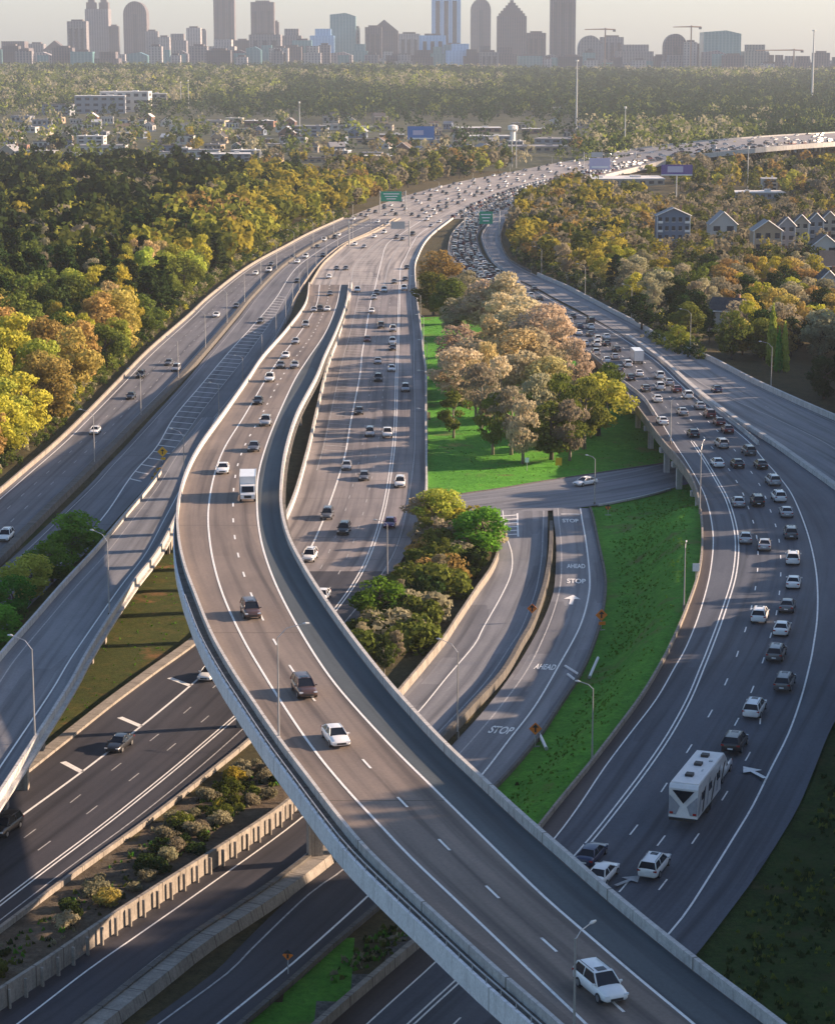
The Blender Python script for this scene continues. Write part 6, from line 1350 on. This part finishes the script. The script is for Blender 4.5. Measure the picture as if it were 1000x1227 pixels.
# travel trailer
p, t, a = locate(836, 948, RGT, 1.8); t = t if t.y > 0 else -t
e = empty('travel_trailer', p, math.atan2(t.y, t.x), 'long white travel trailer with dark swooshes towed on the right highway', 'trailer'); e.scale = (1.22, 1.25, 1.25)
Lt, Wt, Ht = 11.2, 2.5, 3.6; x0, x1 = -Lt / 2, Lt / 2
pr = [(x0, .75), (x0 + .12, 1.9), (x0 + .02, Ht - .3), (x0 + .25, Ht), (x1 - 1.0, Ht), (x1 - .3, Ht - .5), (x1, 2.4), (x1 - .2, 1.7), (x1 - 2.2, 1.45), (x1 - 2.3, .75)]; k = len(pr)
m = MB(); m.add([(x, -Wt / 2, z) for x, z in pr] + [(x, Wt / 2, z) for x, z in pr], [tuple(range(k)), tuple(range(2 * k - 1, k - 1, -1))] + [(i, (i + 1) % k, k + (i + 1) % k, k + i)[::-1] for i in range(k)])
m.obj('body', PM['white'], e)
m = MB(); m.box((-.3, 0, Ht + .05), (Lt - 1.6, Wt - .1, .1)); rf = m.obj('roof', M_TRIM, e)
for x in (-3.0, .3, 2.9): m = MB(); m.box((x, .1, Ht + .2), (.75, .65, .25)); m.obj('roof_vent', M_BLK, rf)
m = MB(); m.box((1.6, -.7, Ht + .14), (.3, .3, .12)); m.box((-1.2, -.6, Ht + .12), (.5, .12, .06)); m.obj('roof_fitting', M_STEEL, rf)
m = MB(); m.add([(x0 + .05, -.95, 3.15), (x0 + .05, .95, 3.15), (x0 + .1, .0, 2.0)], [(0, 2, 1)]); m.v = [(x - .09, y_, z) for x, y_, z in m.v]; m.obj('rear_window', M_GLASS, e)
M_RVG = flat('trailer_grey_panel', (.30, .32, .36), .5)
for s_ in (-1, 1):
    m = MB(); m.add([(x0 - .03, s_ * 1.22, 1.0), (x0 + .02, s_ * 1.22, 2.7), (x0 + .04, s_ * .3, 1.75), (x0 - .03, s_ * .6, 1.0)], [(0, 1, 2, 3)]); m.obj('rear_graphic', M_RVG, e)
    sh = [(-5.4, 1.0, -4.2, 2.6), (-4.0, .9, -2.6, 2.9), (-2.4, 1.0, -.8, 3.2), (-.6, .85, 1.2, 2.6), (1.4, 1.1, 3.0, 3.1), (3.3, 1.5, 5.0, 2.9)]
    for i, (a0, z0, a1, z1) in enumerate(sh):
        m = MB(); y_ = s_ * (Wt / 2 + .02); vs = [(a0, y_, z0), (a0 + .55, y_, z0), (a1 + .1, y_, z1), (a1 - .5, y_, z1 - .1)]; m.add(vs, [(0, 1, 2, 3)]); m.obj('side_graphic', M_BLK if i % 2 else M_RVG, e)
    for x in (-3.6, -.9, 2.2): m = MB(); m.box((x, s_ * (Wt / 2 + .03), 2.35), (1.1, .05, .65)); m.obj('side_window', M_GLASS, e)
    for x in (-1.4, -.5): m = MB(); m.tube([(x, s_ * 1.1 - .12, .4), (x, s_ * 1.1 + .12, .4)], .4, 14); m.obj('wheel', M_RUBBER, e)
m = MB(); m.box((x0 - .1, 0, .62), (.15, 2.3, .18)); m.box((0, 0, .65), (Lt - 2.4, 1.6, .2)); m.obj('bumper', M_BLK, e)
for s_ in (-1, 1): m = MB(); m.box((x0 - .06, s_ * 1.0, 1.15), (.06, .3, .18)); m.obj('taillight', M_LAMPR, e)
m = MB(); m.tube([(x1 - .8, 0, 1.5), (x1 - .6, 0, .95), (x1 + .3, 0, .9)], .1, 6); m.obj('hitch', M_BLK, e)
d_al = 8.8 + .35
a_tr = RGT.near(p)[0]; f_tr = ((p.x - RGT.at(a_tr, 0).x) / (RGT.at(a_tr, 1).x - RGT.at(a_tr, 0).x))
pp = p + t * 9.0; q_, t2, a2 = locate(*PX(pp + Vector((0, 0, .7))), RGT)
vehicle('pickup', q_, math.atan2(t2.y, t2.x), 'white', 'white pickup pulling the long travel trailer', sc=1.18)
p, t, a = locate(880, 890, RGT, .7); t = t if t.y > 0 else -t
vehicle('suv', p, math.atan2(t.y, t.x), 'black', 'black SUV just ahead of the towing pickup on the right highway', sc=1.18)
p, t, a = locate(701, 577, STR, .7); t = t if t.x < 0 else -t
vehicle('sedan', p, math.atan2(t.y, t.x), 'white', 'white hatchback crossing on the street below the viaduct')

# ------------------------------------------------------------ lamps, signs, road writing
def lamp_meshes(h, arm, rise=1.2):
    mb = MB(); mb.tube([(0, 0, -.5), (0, 0, h * .5), (0, 0, h)], [.11, .085, .06], 8); pm = mb.mesh('pole', M_STEEL)
    mb = MB(); mb.tube([(0, 0, h - .1), (arm * .35, 0, h + rise * .7), (arm, 0, h + rise)], [.045, .04, .035], 6); am = mb.mesh('arm', M_STEEL)
    mb = MB(); mb.tube([(arm - .1, 0, h + rise), (arm + .2, 0, h + rise + .02), (arm + .6, 0, h + rise)], [.06, .14, .08], 8); hm = mb.mesh('lamp_head', M_LEAD)
    mb = MB(); mb.tube([(0, 0, -.5), (0, 0, .35)], .2, 8); bm_ = mb.mesh('base', M_CON)
    return pm, am, hm, bm_
LA = lamp_meshes(10.5, 2.6); LB = lamp_meshes(8.6, 1.8, .5)
def lamp(loc, rz, label, kit=LA, group='street lamps along the roads'):
    e = empty('street_lamp', loc, rz, label, 'street lamp', group)
    for n, me in zip(('pole', 'arm', 'lamp_head', 'base'), kit):
        o = bpy.data.objects.new(n, me); COL.objects.link(o); o.parent = e
def on_road(px, py, rd, f):
    p, t, a = locate(px, py, rd, .0); q = rd.at(a, f); return q, t, a
def lamp_px(px, py, z, rz, label, kit=LA): lamp(P(px, py, z), rz, label, kit)
lamp_px(42, 888, 8.2, math.pi * .85, 'lamp on the right edge of the ramp bridge, lower left'); lamp_px(131, 737, 6.3, math.pi * .8, 'lamp on the ramp bridge in the middle of its slope'); lamp_px(334, 886, 15.6, .25, 'lamp on the left parapet of the flyover left of the white sedan')
lamp_px(687, 1268, 15.6, .9, 'lamp in the foreground beside the white SUV on flyover', LB); lamp_px(548, 880, .3, math.pi * .8, 'lamp between the two ramps just past the flyover'); lamp_px(709, 912, 3.4, math.pi * .8, 'lamp on the green bank beside the right highway', LB)
lamp_px(712, 604, 0, math.pi * .75, 'lamp at the corner of the cross street', LB); lamp_px(838, 612, 7, 1.3, 'lamp on the viaduct parapet above the grass'); lamp_px(819, 728, 6.4, 1.4, 'lamp on the parapet beside the green bank', LB); lamp_px(221, 588, 1.5, 2.6, 'lamp in the gap between ramp bridge and flyover')
lamp_px(803, 530, 6.6, .3, 'lamp on the viaduct where the slim lane merges', LB); lamp_px(464, 690, 0, 2.8, 'lamp on the right shoulder of the main highway', LB)
def row_of_lamps(rd, f, k0, k1, step, rz, where, kit=LA):
    a = rd.ktos(k0); i = 0; a1 = rd.ktos(k1); n = int((a1 - a) / step) + 1
    for i in range(n):
        q = rd.at(a + i * step, f); lamp(q, rz, '%s nearest lamp %s' % (ORD_[n - 1 - i], where), kit)
ORD_ = ['first', 'second', 'third', 'fourth', 'fifth', 'sixth', 'seventh', 'eighth', 'ninth', 'tenth', 'eleventh', 'twelfth', 'thirteenth', 'fourteenth', 'fifteenth', 'sixteenth', 'seventeenth', 'eighteenth', 'nineteenth', 'twentieth']
row_of_lamps(WA, 1.0, .5, 11.2, 62, 2.9, 'on the west median'); row_of_lamps(WB, 1.0, 1, 8.3, 48, 2.9, 'between slip road and flyover', LB)
row_of_lamps(MID, 1.01, 1, 7, 60, 2.9, 'on the wall beside the tree island', LB); row_of_lamps(RR, 1.01, 5, 14.5, 85, 2.9, 'on the retaining wall of the outer right road')
row_of_lamps(FAR, .34, .5, 10, 110, 2.9, 'on the far highway median')
def mast(x, yb, yt, lab, Yd=None):
    p = G(x, yb) if Yd is None else Vector((PY(x, yb, Yd).x, Yd, 0)); h = PY(x, yt, p.y).z - p.z; e = empty('high_mast', p, 0, lab, 'mast')
    mb = MB(); mb.tube([(0, 0, 0), (0, 0, h * .6), (0, 0, h)], [.9 * h / 60, .7 * h / 60, .4 * h / 60], 8); mb.obj('shaft', M_STEEL, e)
    mb = MB(); mb.tube([(0, 0, h - 1.2), (0, 0, h + .6)], 1.5 * h / 60, 8); mb.obj('lamp_ring', M_LEAD, e)
mast(690, 155, 72, 'very tall slim mast left of centre right above the woods'); mast(972, 128, 36, 'tall mast with a bulky top at the right'); mast(895, 226, 176, 'mast right of the elevated highway bend'); mast(613, 200, 152, 'left mast of the twin masts above the centre'); mast(618, 201, 155, 'right mast of the twin masts above the centre')
mast(748, 188, 128, 'mast beside the large yellow green tree'); mast(549, 178, 152, 'slim mast among the centre sheds'); mast(359, 168, 122, 'slim mast beside the grey hipped roof hall'); mast(812, 176, 152, 'short mast on the elevated highway'); mast(217, 130, 98, 'left slim mast in the far left woods'); mast(226, 130, 96, 'right slim mast in the far left woods')
def diamond(px, py, h, mat, label, z=0, rd=None, s_=1.1, plate=True, size=None):
    p = G(px, py); e = empty('warning_sign', p, rng.uniform(-.15, .15), label, 'road sign')
    mb = MB(); mb.box((0, .06, h / 2), (.09, .09, h)); mb.box((0, .06, .15), (1.1, .1, .1)); mb.obj('post', M_STEEL, e)
    mb = MB(); r_ = s_; mb.add([(x, -.02 + d * .05, z_) for d in (0, 1) for x, z_ in ((0, h - r_), (r_, h), (0, h + r_), (-r_, h))], [(0, 1, 2, 3), (7, 6, 5, 4), (0, 4, 5, 1), (1, 5, 6, 2), (2, 6, 7, 3), (3, 7, 4, 0)]); s1 = mb.obj('sign_panel', mat, e)
    mb = MB(); mb.box((0, -.05, h - .1), (.2, .03, s_ * .8)); mb.add([(-.42, -.07, h + .15), (.42, -.07, h + .15), (0, -.07, h + .6)], [(0, 1, 2)]); mb.obj('symbol', M_BLK, s1)
    if plate: mb = MB(); mb.box((.1, -.03, h - r_ - .35), (1.0, .05, .5)); mb.obj('sub_plate', mat, e)
    return e
diamond(720, 756, 2.4, C_ORG, 'orange diamond work sign on the grass side of the up ramp', s_=.9); diamond(637, 748, 2.4, C_ORG, 'orange work sign on the barrier between the ramps', plate=False, s_=.75); diamond(641, 896, 2.4, C_ORG, 'leaning orange work sign lower on the up ramp', plate=False, s_=.8)
diamond(345, 1172, 2.2, C_ORG, 'orange sign at the bottom beside the lower ramp', plate=False, s_=.5); diamond(195, 556, 2.6, C_YEL, 'amber gore sign where the ramp bridge splits off', plate=True, s_=1.1); diamond(728, 618, 1.6, C_ORG, 'small orange red sign at the grass corner by the street', plate=False, s_=.55)
# crash drums at the gore and sign backs on the grass
M_DRUM = flat('attenuator_amber', (.55, .30, .04), .6)
for i, (x, y) in enumerate(((187, 572), (184, 577), (190, 566))):
    e = empty('crash_drum', G(x, y), 0, ('%s crash drum at the nose of the ramp bridge' % ('middle', 'nearest', 'farthest')[i]), 'crash barrel', 'crash drums at the gore'); mb = MB(); mb.tube([(0, 0, 0), (0, 0, 1.0)], .45, 12); mb.obj('drum', M_DRUM, e); mb = MB(); mb.tube([(0, 0, 1.0), (0, 0, 1.08)], .47, 12); mb.obj('lid', M_BLK, e)
for i, (x, y, h, w, lab) in enumerate(((631, 564, 2.2, .8, 'small white sign on the lawn left of the yellow marker'), (669, 560, 1.2, 1.3, 'small yellowish marker board on the lawn edge'), (833, 700, 2.5, 1.0, 'pale green sign beside the viaduct parapet'))):
    e = empty('small_sign', G(x, y), 0, lab, 'sign'); mb = MB(); mb.tube([(0, .05, 0), (0, .05, h)], .05, 6); mb.obj('post', M_STEEL, e); mb = MB(); mb.box((0, 0, h), (w, .05, w * 1.2)); mb.obj('sign_panel', C_YEL if i == 1 else C_WHT, e)
# fallen lamp pieces on the bank
for pts, lab in ((((652, 790), (705, 848), (0, 0)), ''),):
    pass
for (xa, ya, xb_, yb_, lab) in ((646, 884, 654, 900, 'white tube lying at the foot of the leaning orange sign'), (716, 792, 706, 814, 'white pipe lying on the bank near the lamp'), (677, 802, 694, 812, 'upper white plank lying across the ramp shoulder'), (680, 812, 690, 819, 'lower white plank lying across the ramp shoulder'), (662, 0, 0, 0, '')):
    if not lab: continue
    a_, b_ = G(xa, ya), G(xb_, yb_); a_.z += .45; b_.z += .35
    e = empty('loose_pipe', a_, 0, lab, 'debris'); mb = MB(); mb.tube([(0, 0, 0), b_ - a_], .2, 7); mb.obj('pipe', M_TRIM, e); mb = MB(); mb.tube([b_ - a_, (b_ - a_) * 1.03], .24, 7); mb.obj('pipe_end', M_STEEL, e)
# writing on the road
def road_text(txt, px, py, rd, w, h, parent, z=.05):
    p, t, a = locate(px, py, rd, 0); t = t if t.y > 0 else -t
    cu = bpy.data.curves.new('txt', 'FONT'); cu.body = txt; cu.align_x = 'CENTER'; cu.align_y = 'CENTER'; cu.size = 1; cu.offset = .022
    o = bpy.data.objects.new('txt', cu); COL.objects.link(o); dg = bpy.context.evaluated_depsgraph_get(); dg.update()
    me = bpy.data.meshes.new_from_object(o.evaluated_get(dg)); bpy.data.objects.remove(o)
    co = np.empty(len(me.vertices) * 3); me.vertices.foreach_get('co', co); co = co.reshape(-1, 3); ww = np.ptp(co[:, 0]); hh = np.ptp(co[:, 1])
    an = math.atan2(t.y, t.x) - math.pi / 2; ca, sa = math.cos(an), math.sin(an); x = co[:, 0] * w / ww; y_ = co[:, 1] * h / hh
    co = np.stack([p.x + x * ca - y_ * sa, p.y + x * sa + y_ * ca, np.full(len(x), p.z + z)], 1); me.vertices.foreach_set('co', co.ravel()); me.materials.clear(); me.materials.append(M_PAINT); me.update()
    q = bpy.data.objects.new('road_lettering', me); COL.objects.link(q); q.parent = parent
for txt, x, y, w, h in (('STOP', 600, 876, 2.9, 3.2), ('AHEAD', 653, 800, 2.9, 2.8), ('AHEAD', 690, 679, 3.0, 3.2), ('STOP', 690, 697, 3.0, 3.2), ('STOP', 683, 624.5, 2.9, 3.2)): road_text(txt, x, y, C2, w, h, c2s)
def flatshape(pts, px, py, rd, parent, name, z=.05, holes=None, extra=0.0, mat=None):
    p, t, a = locate(px, py, rd, 0); t = t if t.y > 0 else -t; an = math.atan2(t.y, t.x) - math.pi / 2 + extra; ca, sa = math.cos(an), math.sin(an); mb = MB()
    for poly in pts: mb.add([(p.x + x * ca - y_ * sa, p.y + x * sa + y_ * ca, p.z + z) for x, y_ in poly], [tuple(range(len(poly)))])
    mb.obj(name, mat or M_PAINT, parent)
AR = [[(-.3, -3.2), (.3, -3.2), (.3, .4), (-.3, .4)], [(-1.3, .4), (1.3, .4), (0, 3.2)]]
flatshape(AR, 685, 719, C2, c2s, 'lane_arrow'); flatshape([[(x * .95, y_ * .72) for x, y_ in q] for q in AR], 903, 926, RGT, rg, 'lane_arrow', extra=.75); flatshape([[(x * .8, y_ * .6) for x, y_ in q] for q in AR], 752, 1056, RGT, rg, 'lane_arrow', extra=-.35, mat=M_PAINTW)
D1 = [(0, -2.2), (.8, 0), (0, 2.2), (-.8, 0)]; D0 = [(0, -1.6), (.55, 0), (0, 1.6), (-.55, 0)]
flatshape([[D1[i], D1[(i + 1) % 4], D0[(i + 1) % 4], D0[i]] for i in range(4)], 741, 936, RGT, rg, 'lane_diamond')
for q in [[(-1.7, -.3), (1.7, -.3), (1.7, .3), (-1.7, .3)]]: flatshape([q], 683, 616.5, C2, c2s, 'stop_line')
mb = MB()
for i in range(6):
    ya = 617 + i * 4.6; xa = 612 - i * 2.6; a_, b_ = P(xa - 14 + i * 1.6, ya + 1.5, .03), P(619, ya, .03); d = Vector((0, .35, 0)); mb.add([a_ - d, b_ - d, b_ + d, a_ + d], [(0, 1, 2, 3)])
a_, b_ = P(619.5, 615, .035), P(620.5, 643, .035); mb.add([a_ - Vector((.15, 0, 0)), b_ - Vector((.15, 0, 0)), b_ + Vector((.15, 0, 0)), a_ + Vector((.15, 0, 0))], [(0, 1, 2, 3)])
mb.obj('gore_hatching', M_PAINT, st_)
mb = MB(); STR.wall(mb, 1.0, [(-.2, -.2), (-.2, .16), (.25, .16), (.25, -.2)], off=.1, k0=3.9, k1=5.6); props(mb.obj('kerb', M_CONW), 'pale kerb along the grass corner of the cross street', 'kerb')
mb = MB(); STR.wall(mb, 0.0, [(-.2, -.2), (-.2, .14), (.2, .14), (.2, -.2)], off=.1, k0=.8, k1=6.2); props(mb.obj('kerb', M_COND), 'dark kerb along the lawn side of the cross street', 'kerb')
# wall posts on the ribbed wall, railing of the flyover ledge
mb = MB(); 
a = C1.ktos(10.6)
while a < C1.len - 5:
    q = C1.at(a, 0); t = C1.tang(a); n_ = Vector((t.y, -t.x, 0)).normalized(); q = q + (C1.at(a, 1) - q).normalized() * 1.15; mb.box((q.x, q.y, .8), (.2, .3, 2.0), math.atan2(t.y, t.x)); a += 2.6
o = mb.obj('wall_ribs', M_CON, None); 
for w_o in list(COL.objects):
    if w_o.name.startswith('retaining_wall') and w_o.get('label', '').startswith('ribbed'): o.parent = w_o
mb = MB(); FLY.wall(mb, 0, [(0, .95), (0, 1.05), (-sgn * .1, 1.05), (-sgn * .1, .95)], off=-sgn * 1.5, k0=11)
a = FLY.ktos(11)
while a < FLY.len:
    q = FLY.at(a, 0); t = FLY.tang(a); t.z = 0; n_ = Vector((t.y, -t.x, 0)).normalized() * (-sgn); 
    if (FLY.nr[50][0] * n_.x * (-sgn) < 0): n_ = n_
    q = q + n_ * 1.55; mb.box((q.x, q.y, q.z + .75), (.08, .08, .6), 0); a += 2.5
fin(mb.obj('railing', M_STEEL))
# ------------------------------------------------------------ air
mb = MB(); mb.box((0, 7000, 220), (15000, 15400, 480)); hz = mb.obj('haze', None or M_BLK, kind='stuff'); hz.data.materials.clear()
hm = bpy.data.materials.new('haze_air'); hm.use_nodes = True; nt = hm.node_tree; nt.nodes.clear(); out = N(nt, 'ShaderNodeOutputMaterial'); pv = N(nt, 'ShaderNodeVolumePrincipled')
pv.inputs['Color'].default_value = (.74, .84, 1.0, 1); pv.inputs['Density'].default_value = 4.0e-5; pv.inputs['Anisotropy'].default_value = .1
nt.links.new(pv.outputs[0], out.inputs['Volume']); hz.data.materials.append(hm); props(hz, 'pale evening haze filling the air up to the skyline', 'haze', None, 'stuff')
